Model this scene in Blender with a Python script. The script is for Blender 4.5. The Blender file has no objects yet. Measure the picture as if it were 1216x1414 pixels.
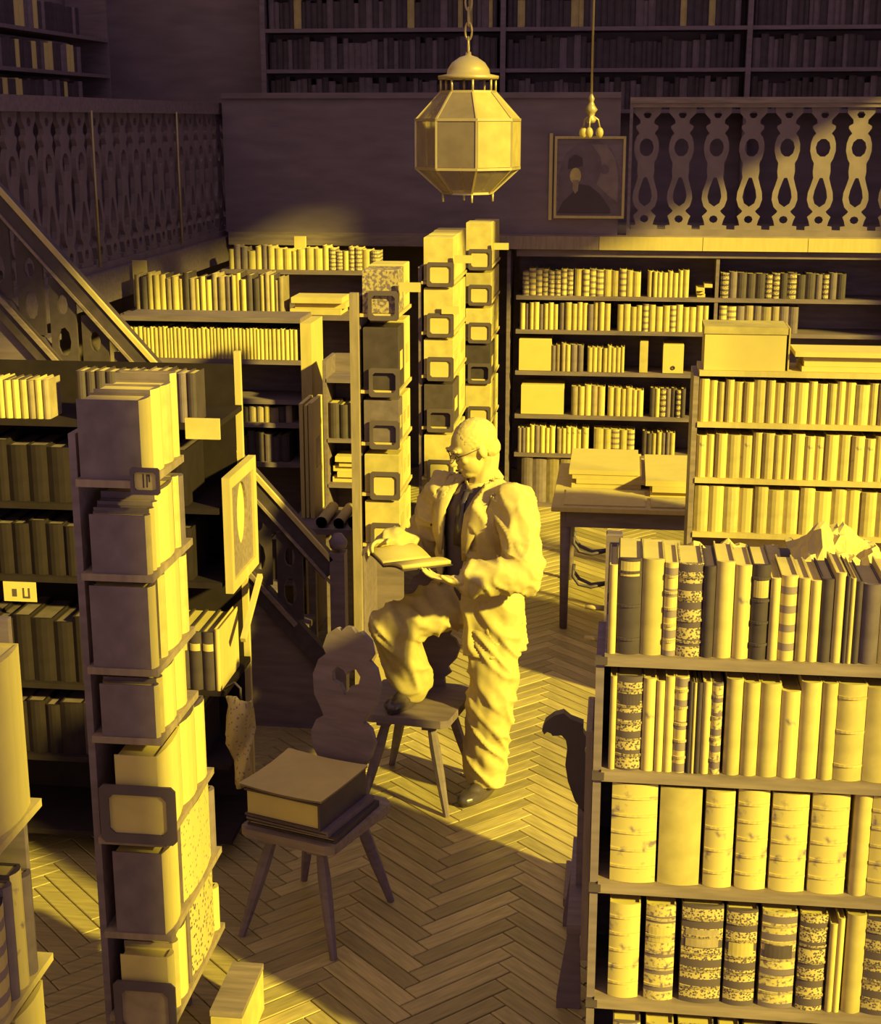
import bpy, bmesh, math, random
from mathutils import Vector, Matrix, noise
random.seed(7)
SC = bpy.context.scene
COL = SC.collection
# ------------------------------------------------------------------ camera
CAM_H, FPX = 2.87, 2050.0
PITCH, YAW = math.radians(14.8), math.radians(7.0)
cam = bpy.data.cameras.new('camera'); cam_o = bpy.data.objects.new('camera', cam); COL.objects.link(cam_o)
cam.sensor_fit = 'HORIZONTAL'; cam.sensor_width = 36.0; cam.lens = 36.0 * FPX / 1216.0
cam.clip_start = 0.05; cam.clip_end = 100
cam_o.location = (0, 0, CAM_H); cam_o.rotation_euler = (math.pi / 2 - PITCH, 0, YAW)
SC.camera = cam_o
# ------------------------------------------------------------------ world, light, exposure
world = bpy.data.worlds.new('world'); SC.world = world; world.use_nodes = True
bgn = world.node_tree.nodes['Background']
bgn.inputs[0].default_value = (0.50, 0.38, 0.48, 1); bgn.inputs[1].default_value = 1.0
vs = SC.view_settings
vs.view_transform = 'Standard'; vs.look = 'None'; vs.exposure = 0.0; vs.gamma = 1.0; vs.use_curve_mapping = False

sun = bpy.data.lights.new('sun', 'SUN'); sun.energy = 11.4; sun.color = (1.0, 0.87, 0.12); sun.angle = math.radians(2.5)
sun_o = bpy.data.objects.new('sun', sun); COL.objects.link(sun_o); sun_o.location = (8, -2, 6)
sun_o.rotation_euler = Vector((-0.75, 0.50, -0.42)).to_track_quat('-Z', 'Y').to_euler()

# ------------------------------------------------------------------ helpers
_fw = Vector((-math.sin(YAW) * math.cos(PITCH), math.cos(YAW) * math.cos(PITCH), -math.sin(PITCH)))
_rt = Vector((math.cos(YAW), math.sin(YAW), 0)); _up = _rt.cross(_fw)
def _ray(x, y): return _fw + _rt * ((x - 608) / FPX) + _up * ((707 - y) / FPX)
def P(x, y, Y):                      # survey point: picture coordinates + depth of the plane -> metres
    d = _ray(x, y); return Vector((0, 0, CAM_H)) + d * (Y / d.y)
def PZ(x, y, z):
    d = _ray(x, y); return Vector((0, 0, CAM_H)) + d * ((z - CAM_H) / d.z)

def tone(c):                          # pigment albedo: pale print yellow to brown-purple darks
    r = 0.52 * (c[0] / 0.86) ** 0.85; return (r, r * (0.67 + 0.18 * r), min(0.15, r * 0.85))
def mat(name, col, rough=0.7, var=0.18, scale=9.0, bump=0.0, metal=0.0, spec=0.25, stretch=(1, 1, 1), rnd=0.0):
    m = bpy.data.materials.new(name); m.use_nodes = True; nt = m.node_tree; N = nt.nodes; L = nt.links
    b = N['Principled BSDF']; b.inputs['Roughness'].default_value = rough; b.inputs['Metallic'].default_value = metal
    b.inputs['Specular IOR Level'].default_value = spec
    tc = N.new('ShaderNodeTexCoord'); mp = N.new('ShaderNodeMapping'); mp.inputs['Scale'].default_value = stretch
    nz = N.new('ShaderNodeTexNoise'); nz.inputs['Scale'].default_value = scale; nz.inputs['Detail'].default_value = 5
    L.new(tc.outputs['Object'], mp.inputs[0]); L.new(mp.outputs[0], nz.inputs['Vector'])
    rp = N.new('ShaderNodeMapRange'); rp.inputs[1].default_value = 0.25; rp.inputs[2].default_value = 0.75
    rp.inputs[3].default_value = 1 - var; rp.inputs[4].default_value = 1 + var * 0.5
    L.new(nz.outputs[0], rp.inputs[0])
    val = rp.outputs[0]
    if rnd:
        oi = N.new('ShaderNodeObjectInfo'); r2 = N.new('ShaderNodeMapRange')
        r2.inputs[3].default_value = 1 - rnd; r2.inputs[4].default_value = 1 + rnd * 0.4
        L.new(oi.outputs['Random'], r2.inputs[0])
        mu = N.new('ShaderNodeMath'); mu.operation = 'MULTIPLY'; L.new(val, mu.inputs[0]); L.new(r2.outputs[0], mu.inputs[1]); val = mu.outputs[0]
    mx = N.new('ShaderNodeVectorMath'); mx.operation = 'SCALE'; mx.inputs[0].default_value = tone(col)
    L.new(val, mx.inputs['Scale']); L.new(mx.outputs[0], b.inputs['Base Color'])
    if bump:
        bp = N.new('ShaderNodeBump'); bp.inputs['Strength'].default_value = bump; bp.inputs['Distance'].default_value = 0.01
        L.new(nz.outputs[0], bp.inputs['Height']); L.new(bp.outputs[0], b.inputs['Normal'])
    return m

def mat_two(name, c1, c2, kind, scale=30, lo=0.45, hi=0.55, rough=0.7, bands=0):
    """two-tone material: tooled leather, marbled paper, speckled board"""
    m = bpy.data.materials.new(name); m.use_nodes = True; nt = m.node_tree; N = nt.nodes; L = nt.links
    b = N['Principled BSDF']; b.inputs['Roughness'].default_value = rough; b.inputs['Specular IOR Level'].default_value = 0.25
    tc = N.new('ShaderNodeTexCoord'); mx = N.new('ShaderNodeMix'); mx.data_type = 'RGBA'
    mx.inputs[6].default_value = (*tone(c1), 1); mx.inputs[7].default_value = (*tone(c2), 1)
    if kind == 'voronoi':
        t = N.new('ShaderNodeTexVoronoi'); out = t.outputs['Distance']
    else:
        t = N.new('ShaderNodeTexNoise'); t.inputs['Detail'].default_value = 6; out = t.outputs[0]
    t.inputs['Scale'].default_value = scale
    L.new(tc.outputs['Object'], t.inputs['Vector'])
    r = N.new('ShaderNodeMapRange'); r.inputs[1].default_value = lo; r.inputs[2].default_value = hi
    L.new(out, r.inputs[0]); fac = r.outputs[0]
    if bands:                                     # light tooled fields between darker bands up the spine
        sp = N.new('ShaderNodeSeparateXYZ'); L.new(tc.outputs['Generated'], sp.inputs[0])
        oi = N.new('ShaderNodeObjectInfo')
        a = N.new('ShaderNodeMath'); a.operation = 'MULTIPLY_ADD'; a.inputs[1].default_value = bands
        L.new(sp.outputs['Z'], a.inputs[0]); L.new(oi.outputs['Random'], a.inputs[2])
        f = N.new('ShaderNodeMath'); f.operation = 'FRACT'; L.new(a.outputs[0], f.inputs[0])
        g = N.new('ShaderNodeMath'); g.operation = 'COMPARE'; g.inputs[1].default_value = 0.5; g.inputs[2].default_value = 0.3
        L.new(f.outputs[0], g.inputs[0])
        h = N.new('ShaderNodeMath'); h.operation = 'MULTIPLY'; L.new(fac, h.inputs[0]); L.new(g.outputs[0], h.inputs[1]); fac = h.outputs[0]
    L.new(fac, mx.inputs[0]); L.new(mx.outputs[2], b.inputs['Base Color'])
    return m

M = {}
M['paper'] = mat('paper', (0.86, 0.60, 0.075), 0.9, 0.10, 14)
M['cream'] = mat('cream_vellum', (0.82, 0.57, 0.075), 0.75, 0.22, 16, rnd=0.18)
M['white'] = mat('pale_card', (0.88, 0.61, 0.08), 0.9, 0.06, 10)
M['tan'] = mat('tan_leather', (0.48, 0.33, 0.07), 0.6, 0.3, 18, rnd=0.25)
M['brown'] = mat('brown_leather', (0.24, 0.155, 0.075), 0.6, 0.3, 18, rnd=0.25)
M['dark'] = mat('dark_leather', (0.085, 0.070, 0.065), 0.55, 0.3, 18, rnd=0.2)
M['board'] = mat('shade_dark_board', (0.21, 0.13, 0.12), 0.75, 0.25, 18, rnd=0.2)  # book sides turned from the light: shade put into the board colour
M['shade_black'] = mat('shade_blackened', (0.024, 0.03, 0.03), 0.95, 0.2, 18, spec=0.03)  # shade over the stair bookcase put into books, shelves and back
M['worn'] = mat_two('worn_vellum', (0.84, 0.585, 0.075), (0.26, 0.17, 0.07), 'noise', 22, 0.56, 0.66)
M['tooled'] = mat_two('tooled_leather', (0.11, 0.073, 0.065), (0.72, 0.50, 0.075), 'voronoi', 150, 0.36, 0.55, 0.55, bands=5)
M['tooled_light'] = mat_two('tooled_pale_leather', (0.20, 0.15, 0.07), (0.80, 0.56, 0.075), 'noise', 90, 0.36, 0.5, 0.6, bands=5.5)
M['banded'] = mat_two('banded_pale_leather', (0.30, 0.20, 0.07), (0.82, 0.57, 0.075), 'noise', 10, 0.2, 0.3, 0.6, bands=4.5)
M['marbled'] = mat_two('marbled_paper', (0.20, 0.13, 0.07), (0.60, 0.42, 0.07), 'noise', 60, 0.45, 0.55)
M['speckle'] = mat_two('speckled_board', (0.12, 0.075, 0.065), (0.75, 0.52, 0.075), 'voronoi', 60, 0.30, 0.36)
M['speckle_light'] = mat_two('pale_speckled_board', (0.30, 0.2, 0.07), (0.82, 0.57, 0.075), 'voronoi', 55, 0.2, 0.28)
M['wood_dark'] = mat('dark_wood', (0.235, 0.084, 0.073), 0.55, 0.3, 6, stretch=(1, 6, 6), bump=0.1)
M['wood_mid'] = mat('brown_wood', (0.34, 0.23, 0.075), 0.5, 0.35, 6, stretch=(1, 8, 8), bump=0.1)
M['wood_grey'] = mat('weathered_wood', (0.40, 0.275, 0.08), 0.6, 0.3, 6, stretch=(6, 6, 1), bump=0.1)
M['wood_pale'] = mat('pale_wood', (0.80, 0.56, 0.08), 0.6, 0.12, 6, stretch=(6, 6, 1))
M['carved'] = mat('carved_wood', (0.27, 0.285, 0.08), 0.6, 0.25, 8, bump=0.15)
M['wall'] = mat('dark_panelling', (0.25, 0.076, 0.070), 0.7, 0.25, 3, stretch=(1, 1, 4))
M['plank'] = mat('oak_plank', (0.74, 0.345, 0.078), 0.42, 0.35, 7, stretch=(1, 10, 10), rnd=0.35, spec=0.4, bump=0.08)
M['joint'] = mat('floor_joint', (0.14, 0.065, 0.06), 0.9, 0.2)
M['iron'] = mat('black_iron', (0.085, 0.055, 0.053), 0.5, 0.2, spec=0.3)
M['frame'] = mat('dark_label_frame', (0.12, 0.078, 0.07), 0.5, 0.2, spec=0.3)
M['brass'] = mat('brass', (0.72, 0.50, 0.08), 0.35, 0.15, metal=0.35, spec=0.5)
M['ink'] = mat('ink', (0.09, 0.055, 0.053), 0.8, 0.05)

class MB:
    def __init__(s): s.v = []; s.f = []; s.m = []; s.sm = []
    def add(s, vs, fs, m=0, smooth=False):
        o = len(s.v); s.v += [tuple(p) for p in vs]
        for f in fs: s.f.append([i + o for i in f]); s.m.append(m); s.sm.append(smooth)
        return s
    def box(s, x0, x1, y0, y1, z0, z1, m=0, mx=None):
        vs = [Vector(p) for p in ((x0, y0, z0), (x1, y0, z0), (x1, y1, z0), (x0, y1, z0), (x0, y0, z1), (x1, y0, z1), (x1, y1, z1), (x0, y1, z1))]
        if mx is not None: vs = [mx @ p for p in vs]
        return s.add(vs, [(0, 3, 2, 1), (4, 5, 6, 7), (0, 1, 5, 4), (1, 2, 6, 5), (2, 3, 7, 6), (3, 0, 4, 7)], m)
    def bevbox(s, x0, x1, y0, y1, z0, z1, b=0.005, m=0):
        vs = []
        for z, q in ((z0, b), (z0 + b, 0), (z1 - b, 0), (z1, b)):
            vs += [(x0 + q, y0 + q, z), (x1 - q, y0 + q, z), (x1 - q, y1 - q, z), (x0 + q, y1 - q, z)]
        fs = [(3, 2, 1, 0), (12, 13, 14, 15)]
        for k in range(3):
            for i in range(4):
                j = (i + 1) % 4; fs.append((k * 4 + i, k * 4 + j, k * 4 + 4 + j, k * 4 + 4 + i))
        return s.add(vs, fs, m)
    def bar(s, a, b, w, h, m=0, up=(0, 0, 1)):          # rectangular bar from a to b
        a, b = Vector(a), Vector(b); d = (b - a); L = d.length; d.normalize()
        u = Vector(up); x = d.cross(u)
        if x.length < 1e-4: x = d.cross(Vector((1, 0, 0)))
        x.normalize(); z = x.cross(d)
        mx = Matrix((x, d, z)).transposed().to_4x4(); mx.translation = a
        return s.box(-w / 2, w / 2, 0, L, -h / 2, h / 2, m, mx)
    def prism(s, pts, t0, t1, axis='y', m=0, smooth=False):   # polygon (a, b) pushed along axis
        n = len(pts)
        def mk(a, b, t): return {'y': (a, t, b), 'x': (t, a, b), 'z': (a, b, t)}[axis]
        vs = [mk(a, b, t0) for a, b in pts] + [mk(a, b, t1) for a, b in pts]
        fs = [tuple(range(n)), tuple(range(2 * n - 1, n - 1, -1))] + [(i, n + i, n + (i + 1) % n, (i + 1) % n) for i in range(n)]
        return s.add(vs, fs, m, smooth)
    def plate(s, outer, holes, t0, t1, axis='y', m=0):        # flat board with through-cut holes
        bm = bmesh.new(); es = []
        for loop in [outer] + holes:
            vv = [bm.verts.new((a, b, 0)) for a, b in loop]
            es += [bm.edges.new((vv[i], vv[(i + 1) % len(vv)])) for i in range(len(vv))]
        bmesh.ops.triangle_fill(bm, edges=es, use_beauty=True)
        bm.verts.ensure_lookup_table(); bm.verts.index_update()
        def mk(a, b, t): return {'y': (a, t, b), 'x': (t, a, b), 'z': (a, b, t)}[axis]
        n = len(bm.verts)
        vs = [mk(v.co.x, v.co.y, t0) for v in bm.verts] + [mk(v.co.x, v.co.y, t1) for v in bm.verts]
        fs = []
        for f in bm.faces:
            i = [v.index for v in f.verts]; fs.append(i); fs.append([k + n for k in reversed(i)])
        for e in bm.edges:
            if len(e.link_faces) == 1:
                a, b = e.verts[0].index, e.verts[1].index; fs.append((a, b, b + n, a + n))
        bm.free(); return s.add(vs, fs, m)
    def tube(s, pts, rad, n=8, m=0, smooth=True, cap=True):
        pts = [Vector(p) for p in pts]; k = len(pts); vs = []; fs = []
        if not hasattr(rad, '__len__'): rad = [rad] * k
        ref = None
        for i, p in enumerate(pts):
            d = (pts[min(i + 1, k - 1)] - pts[max(i - 1, 0)]).normalized()
            if ref is None: ref = Vector((0, 0, 1)) if abs(d.z) < 0.9 else Vector((1, 0, 0))
            x = d.cross(ref).normalized(); y = x.cross(d).normalized(); ref = y
            for j in range(n):
                a = 2 * math.pi * j / n; vs.append(p + (x * math.cos(a) + y * math.sin(a)) * rad[i])
        for i in range(k - 1):
            for j in range(n):
                q = (j + 1) % n; fs.append((i * n + j, i * n + q, i * n + n + q, i * n + n + j))
        if cap: fs += [tuple(range(n - 1, -1, -1)), tuple(range((k - 1) * n, k * n))]
        return s.add(vs, fs, m, smooth)
    def lathe(s, prof, c=(0, 0, 0), n=16, m=0, smooth=True, rot=0.0):
        vs = []; fs = []; k = len(prof)
        for r, z in prof:
            for j in range(n):
                a = 2 * math.pi * j / n + rot; vs.append((c[0] + r * math.cos(a), c[1] + r * math.sin(a), c[2] + z))
        for i in range(k - 1):
            for j in range(n):
                q = (j + 1) % n; fs.append((i * n + j, i * n + q, i * n + n + q, i * n + n + j))
        if prof[0][0] > 1e-5: fs.append(tuple(range(n - 1, -1, -1)))
        if prof[-1][0] > 1e-5: fs.append(tuple(range((k - 1) * n, k * n)))
        return s.add(vs, fs, m, smooth)
    def ell(s, c, r, m=0, nu=14, nv=9, mx=None):
        vs = []; fs = []
        for i in range(nv + 1):
            t = math.pi * i / nv
            for j in range(nu):
                a = 2 * math.pi * j / nu
                p = Vector((r[0] * math.sin(t) * math.cos(a), r[1] * math.sin(t) * math.sin(a), -r[2] * math.cos(t)))
                if mx is not None: p = mx @ p
                vs.append(p + Vector(c))
        for i in range(nv):
            for j in range(nu):
                q = (j + 1) % nu; fs.append((i * nu + j, i * nu + q, i * nu + nu + q, i * nu + nu + j))
        return s.add(vs, fs, m, True)
    def obj(s, name, mats, parent=None, loc=(0, 0, 0), rotz=0.0, rot=None, fix=True):
        me = bpy.data.meshes.new(name); me.from_pydata(s.v, [], s.f)
        if not isinstance(mats, (list, tuple)): mats = [mats]
        for x in mats: me.materials.append(M[x] if isinstance(x, str) else x)
        me.polygons.foreach_set('material_index', s.m); me.polygons.foreach_set('use_smooth', s.sm)
        if fix:
            bm = bmesh.new(); bm.from_mesh(me); bmesh.ops.recalc_face_normals(bm, faces=bm.faces); bm.to_mesh(me); bm.free()
        me.update()
        return link(name, me, parent, loc, rotz, rot)

def link(name, me, parent=None, loc=(0, 0, 0), rotz=0.0, rot=None):
    o = bpy.data.objects.new(name, me); COL.objects.link(o)
    o.location = loc; o.rotation_euler = rot if rot else (0, 0, rotz)
    if parent is not None: o.parent = parent
    return o
def tag(o, label=None, cat=None, group=None, kind=None):
    if label: o['label'] = label
    if cat: o['category'] = cat
    if group: o['group'] = group
    if kind: o['kind'] = kind
    return o
def thing(name, label, cat, loc=(0, 0, 0), rotz=0.0, group=None):
    o = link(name, None, None, loc, rotz); return tag(o, label, cat, group)
def struct(o): o['kind'] = 'structure'; return o
def arc(cx, cz, rx, rz, n=10, a0=0.0, a1=2 * math.pi, closed=True):
    k = n if closed else n - 1
    return [(cx + rx * math.cos(a0 + (a1 - a0) * i / k), cz + rz * math.sin(a0 + (a1 - a0) * i / k)) for i in range(n)]

ORD = 'first second third fourth fifth sixth seventh eighth ninth tenth eleventh twelfth thirteenth fourteenth fifteenth sixteenth seventeenth eighteenth nineteenth'.split()
TENS = {2: ('twentieth', 'twenty'), 3: ('thirtieth', 'thirty'), 4: ('fortieth', 'forty'), 5: ('fiftieth', 'fifty')}
def ordinal(i):
    if i < 20: return ORD[i - 1]
    t, u = divmod(i, 10); return TENS[t][0] if u == 0 else TENS[t][1] + '-' + ORD[u - 1]

# ------------------------------------------------------------------ books
LOOK = {'shade_black': 'shade-darkened', 'cream': 'cream', 'white': 'white', 'tan': 'tan', 'brown': 'brown', 'dark': 'dark', 'worn': 'worn cream', 'tooled': 'dark tooled',
        'tooled_light': 'pale tooled', 'banded': 'cream banded', 'marbled': 'marbled', 'speckle': 'speckled', 'speckle_light': 'pale speckled', 'paper': 'white'}
def cover_pts(w, d, bulge, t, n=5):
    out = [(-w / 2, d)]; inn = []
    for i in range(n + 1):
        u = -1 + 2 * i / n; out.append((u * w / 2, bulge * u * u))
    out.append((w / 2, d))
    inn = [(w / 2 - t, d), (w / 2 - t, bulge + t), (-w / 2 + t, bulge + t), (-w / 2 + t, d)]
    return out + inn
def book_mesh(w, h, d, near=False, flat=False):
    """local: spine faces -Y, stands on z = 0"""
    t = min(0.004, w * 0.16); b = 0.0 if flat else min(0.012, w * 0.28)
    mb = MB(); ns = 9 if near else 4; mb.prism(cover_pts(w, d, b, t, ns), 0, h, 'z', 0)
    for i in range(ns): mb.m[2 + 1 + i] = 2 if not near else 0
    pg = mb if not near else MB()
    pg.box(-w / 2 + t, w / 2 - t, b + t, d - 0.005, 0.003, h - 0.006, 0 if near else 1)
    return mb, pg
def add_book(name, cat, style, w, h, d, loc, rotz, label, group, near=False, tilt=0.0, bands=0, title=None):
    mb, pg = book_mesh(w, h, d, near)
    rot = Matrix.Rotation(rotz, 4, 'Z') @ Matrix.Rotation(tilt, 4, 'Y')
    bs = style.split('/') if isinstance(style, str) else [style]
    o = mb.obj(name, [style] if near else [bs[0], 'brown' if style == 'shade_black' else 'paper', bs[-1]], None, loc, rot=rot.to_euler())  # pages of the darkest books browned too, for the same shade
    tag(o, label, cat, group)
    if near:
        o.data.polygons.foreach_set('use_smooth', [True] * len(o.data.polygons)); o.data.set_sharp_from_angle(angle=math.radians(32))
        pg.obj('pages', 'paper', o)
        b = min(0.012, w * 0.28)
        for k in range(bands):
            z = h * (0.16 + 0.70 * k / max(1, bands - 1)); r = MB(); pts = []
            for i in range(7):
                u = -1 + 2 * i / 6; pts.append((u * w / 2 * 1.0, b * u * u - 0.004))
            pts += [(u2 * w / 2, b * u2 * u2 + 0.001) for u2 in [1 - 2 * i / 6 for i in range(7)]]
            r.prism(pts, z - 0.003, z + 0.004, 'z', 0); r.obj('spine_band', style, o)
        if title:
            z0, z1, tm = title; r = MB(); pts = []
            for i in range(7):
                u = -0.8 + 1.6 * i / 6; pts.append((u * w / 2, b * u * u - 0.0015))
            pts += [(u2 * w / 2, b * u2 * u2 + 0.001) for u2 in [0.8 - 1.6 * i / 6 for i in range(7)]]
            r.prism(pts, h * z0, h * z1, 'z', 0); r.obj('title_label', tm, o)
    return o
def row(specs, x0, y, z, where, anchor, group, name='book', cat='book', near=False, along='x', start=1, noun=None, gap=0.0015):
    """specs: (thickness, height, depth, style[, extra dict]); spines face -Y (along x) or +X (along y)"""
    x = x0; i = start
    for sp in specs:
        w, h, d, st = sp[:4]; ex = sp[4] if len(sp) > 4 else {}
        if st is None: x += w; continue
        tl = ex.get('tilt', 0.0)
        wid = w + abs(math.sin(tl)) * h
        lab = '%s %s, %s from the %s, %s' % (ex.get('look') or LOOK.get(st, 'two-tone'), noun or cat, ordinal(i), anchor, where)
        if along == 'x':
            px = x + w / 2 + (abs(math.sin(tl)) * h if tl < 0 else 0)
            zz = z + (math.sin(abs(tl)) * w / 2)
            loc = (px, y + ex.get('in', 0.0), zz + 0.0005); rz = 0.0
        else:
            loc = (y - ex.get('in', 0.0), x + w / 2, z + 0.0005); rz = math.pi / 2
        add_book(name, cat, st, w, h, d, loc, rz, lab, group, near, tl if along == 'x' else 0.0, ex.get('bands', 0), ex.get('title'))
        x += wid + gap; i += 1
    return i
def rand_specs(length, w, h, d, styles, hv=0.08, seed=0, lean=0.0):
    r = random.Random(seed); out = []; x = 0.0
    while True:
        ww = r.uniform(*w)
        if x + ww + 0.0015 > length: break
        ex = {}
        if lean and r.random() < lean: ex['in'] = r.uniform(0, 0.015)
        out.append((ww, h * (1 - r.random() * hv), d * r.uniform(0.9, 1.0), r.choice(styles), ex)); x += ww + 0.0015
    return out

# ------------------------------------------------------------------ room shell
b = MB(); b.box(-4.3, 4.1, -1.0, 12.6, -0.08, -0.02); floor = struct(b.obj('floor', 'joint'))
def herringbone():
    L_, W_ = 0.43, 0.072; g = 0.0022
    me = None
    ca = math.cos(math.pi / 4)
    near_list = []; rest = MB()
    def local(hor): 
        m = MB(); m.bevbox(g, L_ - g, g, W_ - g, -0.02, 0.0, 0.0025); return m
    base = local(True)
    pm = bpy.data.meshes.new('plank'); pm.from_pydata(base.v, [], base.f); pm.materials.append(M['plank']); pm.update()
    cells = []
    for k in range(-130, 150):
        for j in range(-12, 13):
            ox, oy = k * W_ - j * L_, k * W_ + j * L_
            for hor in (True, False):
                # corner and direction in the rotated frame
                if hor: cx, cy, ang = ox, oy, 0.0
                else: cx, cy, ang = ox + L_ + W_, oy + W_ - L_, math.pi / 2
                # rotate the whole lattice so both plank directions run at 45 degrees
                X = (cx - cy) * ca - 0.62; Y = (cx + cy) * ca + 5.0; a = ang + math.pi / 4
                mx, my = X + math.cos(a) * L_ / 2, Y + math.sin(a) * L_ / 2
                if not (-4.1 < mx < 3.8 and 0.2 < my < 12.2): continue
                cells.append((mx, my, X, Y, a))
    vis = [c for c in cells if (-1.28 + 0.075 * (c[1] - 4.2) < c[0] < 0.05 if c[1] < 6.2 else -1.0 < c[0] < 0.25) and c[1] > 3.95]
    vis.sort(key=lambda c: c[1]); vs_ = set(id(c) for c in vis[:296])
    for c in cells:
        if id(c) in vs_:
            link('plank', pm, floor, (c[2], c[3], random.uniform(-0.0012, 0.0)), c[4])
        else:
            R = Matrix.Translation((c[2], c[3], -0.0005)) @ Matrix.Rotation(c[4], 4, 'Z')
            rest.add([R @ Vector(p) for p in base.v], base.f)
    o = rest.obj('planks_further_off', 'plank', floor, fix=False); o['kind'] = 'stuff'
herringbone()
WT = 6.0
b = MB(); b.box(-4.3, 4.1, 12.45, 12.6, -0.02, WT); struct(b.obj('wall_back', 'wall'))
b = MB(); b.box(-4.45, -4.3, -1.0, 12.6, -0.02, WT); struct(b.obj('wall_left', 'wall'))
WIN = [(-0.6, 6.9, 5.8), (7.05, 9.55, 4.35)]                 # right wall: two long window bays over a sill wall
b = MB(); b.box(4.0, 4.15, -1.0, 12.6, -0.02, 0.9); y0 = -1.0
for a_, b_, t_ in WIN: b.box(4.0, 4.15, y0, a_, 0.9, 9.0); b.box(4.0, 4.15, a_, b_, t_, 9.0); y0 = b_
b.box(4.0, 4.15, y0, 12.6, 0.9, 9.0); struct(b.obj('wall_right', 'wall'))
for k, (a_, b_, t_) in enumerate(WIN):
    b = MB(); b.box(4.03, 4.09, a_, b_, 0.9, 0.95); b.box(4.03, 4.09, a_, b_, t_ - .04, t_); b.box(4.03, 4.09, a_, a_ + .04, .95, t_ - .04); b.box(4.03, 4.09, b_ - .04, b_, .95, t_ - .04)
    w_ = struct(b.obj('window_%d' % (k + 1), 'wood_mid')); n_ = round((b_ - a_) / 1.1)
    for i in range(1, n_): m_ = MB(); yy = a_ + (b_ - a_) * i / n_; m_.box(4.045, 4.075, yy - .012, yy + .012, .95, t_ - .04); m_.obj('mullion', 'wood_mid', w_)
b = MB(); b.box(1.2, 1.5, 1.60, 1.92, -0.02, WT); struct(b.obj('wall_shade_pier', 'wall'))     # unseen pier added to shade the aisle bookcase fronts

# ------------------------------------------------------------------ galleries
def baluster_profile(h, w):
    """outline and holes of a flat sawn baluster board (x, z), foot at z = 0"""
    half = [(0.46, 0.0), (0.46, 0.03), (0.30, 0.035), (0.34, 0.075), (0.40, 0.11), (0.26, 0.14), (0.22, 0.155), (0.36, 0.19), (0.44, 0.25), (0.42, 0.31), (0.34, 0.37),
            (0.27, 0.43), (0.30, 0.48), (0.28, 0.55), (0.36, 0.585), (0.43, 0.65), (0.42, 0.71), (0.35, 0.765), (0.26, 0.79), (0.38, 0.83), (0.38, 0.85), (0.24, 0.87), (0.25, 0.90),
            (0.40, 0.94), (0.46, 0.955), (0.46, 1.0)]
    pts = [(x * w, z * h) for x, z in half] + [(-x * w, z * h) for x, z in reversed(half)]
    holes = [arc(0, 0.085 * h, 0.15 * w, 0.032 * h, 8),
             [(x * w, z * h) for x, z in ((0, 0.19), (0.18, 0.22), (0.24, 0.27), (0.20, 0.33), (0.10, 0.40), (0.05, 0.43), (-0.05, 0.43), (-0.10, 0.40), (-0.20, 0.33), (-0.24, 0.27), (-0.18, 0.22))],
             arc(0, 0.675 * h, 0.25 * w, 0.075 * h, 10), arc(0, 0.94 * h, 0.14 * w, 0.03 * h, 6)]
    return pts, holes
BALH, BALW = 0.85, 0.205
pts, holes = baluster_profile(BALH, BALW)
mb = MB(); mb.plate(pts, holes, -0.014, 0.014, 'y'); bal_o = mb.obj('baluster', 'carved'); BAL_ME = bal_o.data; bpy.data.objects.remove(bal_o)
# back gallery deck and rail
b = MB(); b.box(-2.95, 4.0, 11.0, 12.45, 1.965, 2.06); gd = struct(b.obj('trim_1', 'wood_mid'))
x = -0.93
while x < 3.9:                                           # fascia boards on the deck edge, left one greyer to carry the dim light
    m_ = MB(); m_.box(x + 0.002, min(x + 0.74, 3.98), 10.975, 10.999, 1.955, 2.05); m_.obj('fascia_board', 'wood_grey' if x < -0.3 else 'wood_pale', gd); x += 0.742
rail = thing('gallery_railing', 'carved flat-baluster railing along the gallery above the rear bookcase', 'railing', (0, 11.05, 2.06))
m_ = MB(); m_.box(0.005, 3.95, -0.03, 0.03, 0.0, 0.045); m_.obj('bottom_rail', 'carved', rail)
m_ = MB(); m_.box(0.005, 3.95, -0.04, 0.04, 0.895, 0.925); m_.box(0.005, 3.95, -0.055, 0.055, 0.925, 0.965); m_.obj('handrail', 'wood_mid', rail)
for k in range(16): link('baluster', BAL_ME, rail, (0.13 + k * 0.247, 0, 0.045))
m_ = MB(); m_.box(0.005, 0.027, -0.05, 0.05, 0.0, 0.895); m_.obj('end_post', 'wood_dark', rail)
# left gallery
b = MB(); b.box(-4.3, -3.0, 6.6, 12.45, 1.86, 2.0); b.box(-3.02, -2.975, 6.6, 12.45, 1.84, 2.02); struct(b.obj('trim_2', 'wood_dark'))
M['carved_dark'] = mat('dark_carved_wood', (0.22, 0.145, 0.078), 0.6, 0.25, 8, bump=0.15)
raill = thing('gallery_railing', 'long dark railing with slim brass rods along the side gallery above the stairs', 'railing', (-3.04, 6.6, 2.02))
m_ = MB(); m_.box(-0.03, 0.03, 0, 5.8, 0.0, 0.04); m_.obj('bottom_rail', 'carved_dark', raill)
m_ = MB(); m_.box(-0.045, 0.045, 0, 5.8, 0.89, 0.97); m_.obj('handrail', 'wood_dark', raill)
bm2 = BAL_ME.copy(); bm2.materials.clear(); bm2.materials.append(M['carved_dark'])
for k in range(24): link('baluster', bm2, raill, (0, 0.16 + k * 0.241, 0.04), math.pi / 2)
for yy in (1.72, 3.35, 5.55, 5.72): m_ = MB(); m_.tube([(0.045, yy, 0.03), (0.045, yy, 0.9)], 0.008, 6); m_.obj('brass_rod', 'brass', raill)
b = MB(); b.box(-2.97, -0.06, 11.02, 11.08, 2.06, 3.02); b.box(-2.97, -0.06, 11.0, 11.1, 3.02, 3.06); struct(b.obj('wall_shade_panel', 'wall'))  # dark sheet standing for the unlit stretch of the rear gallery

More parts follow.
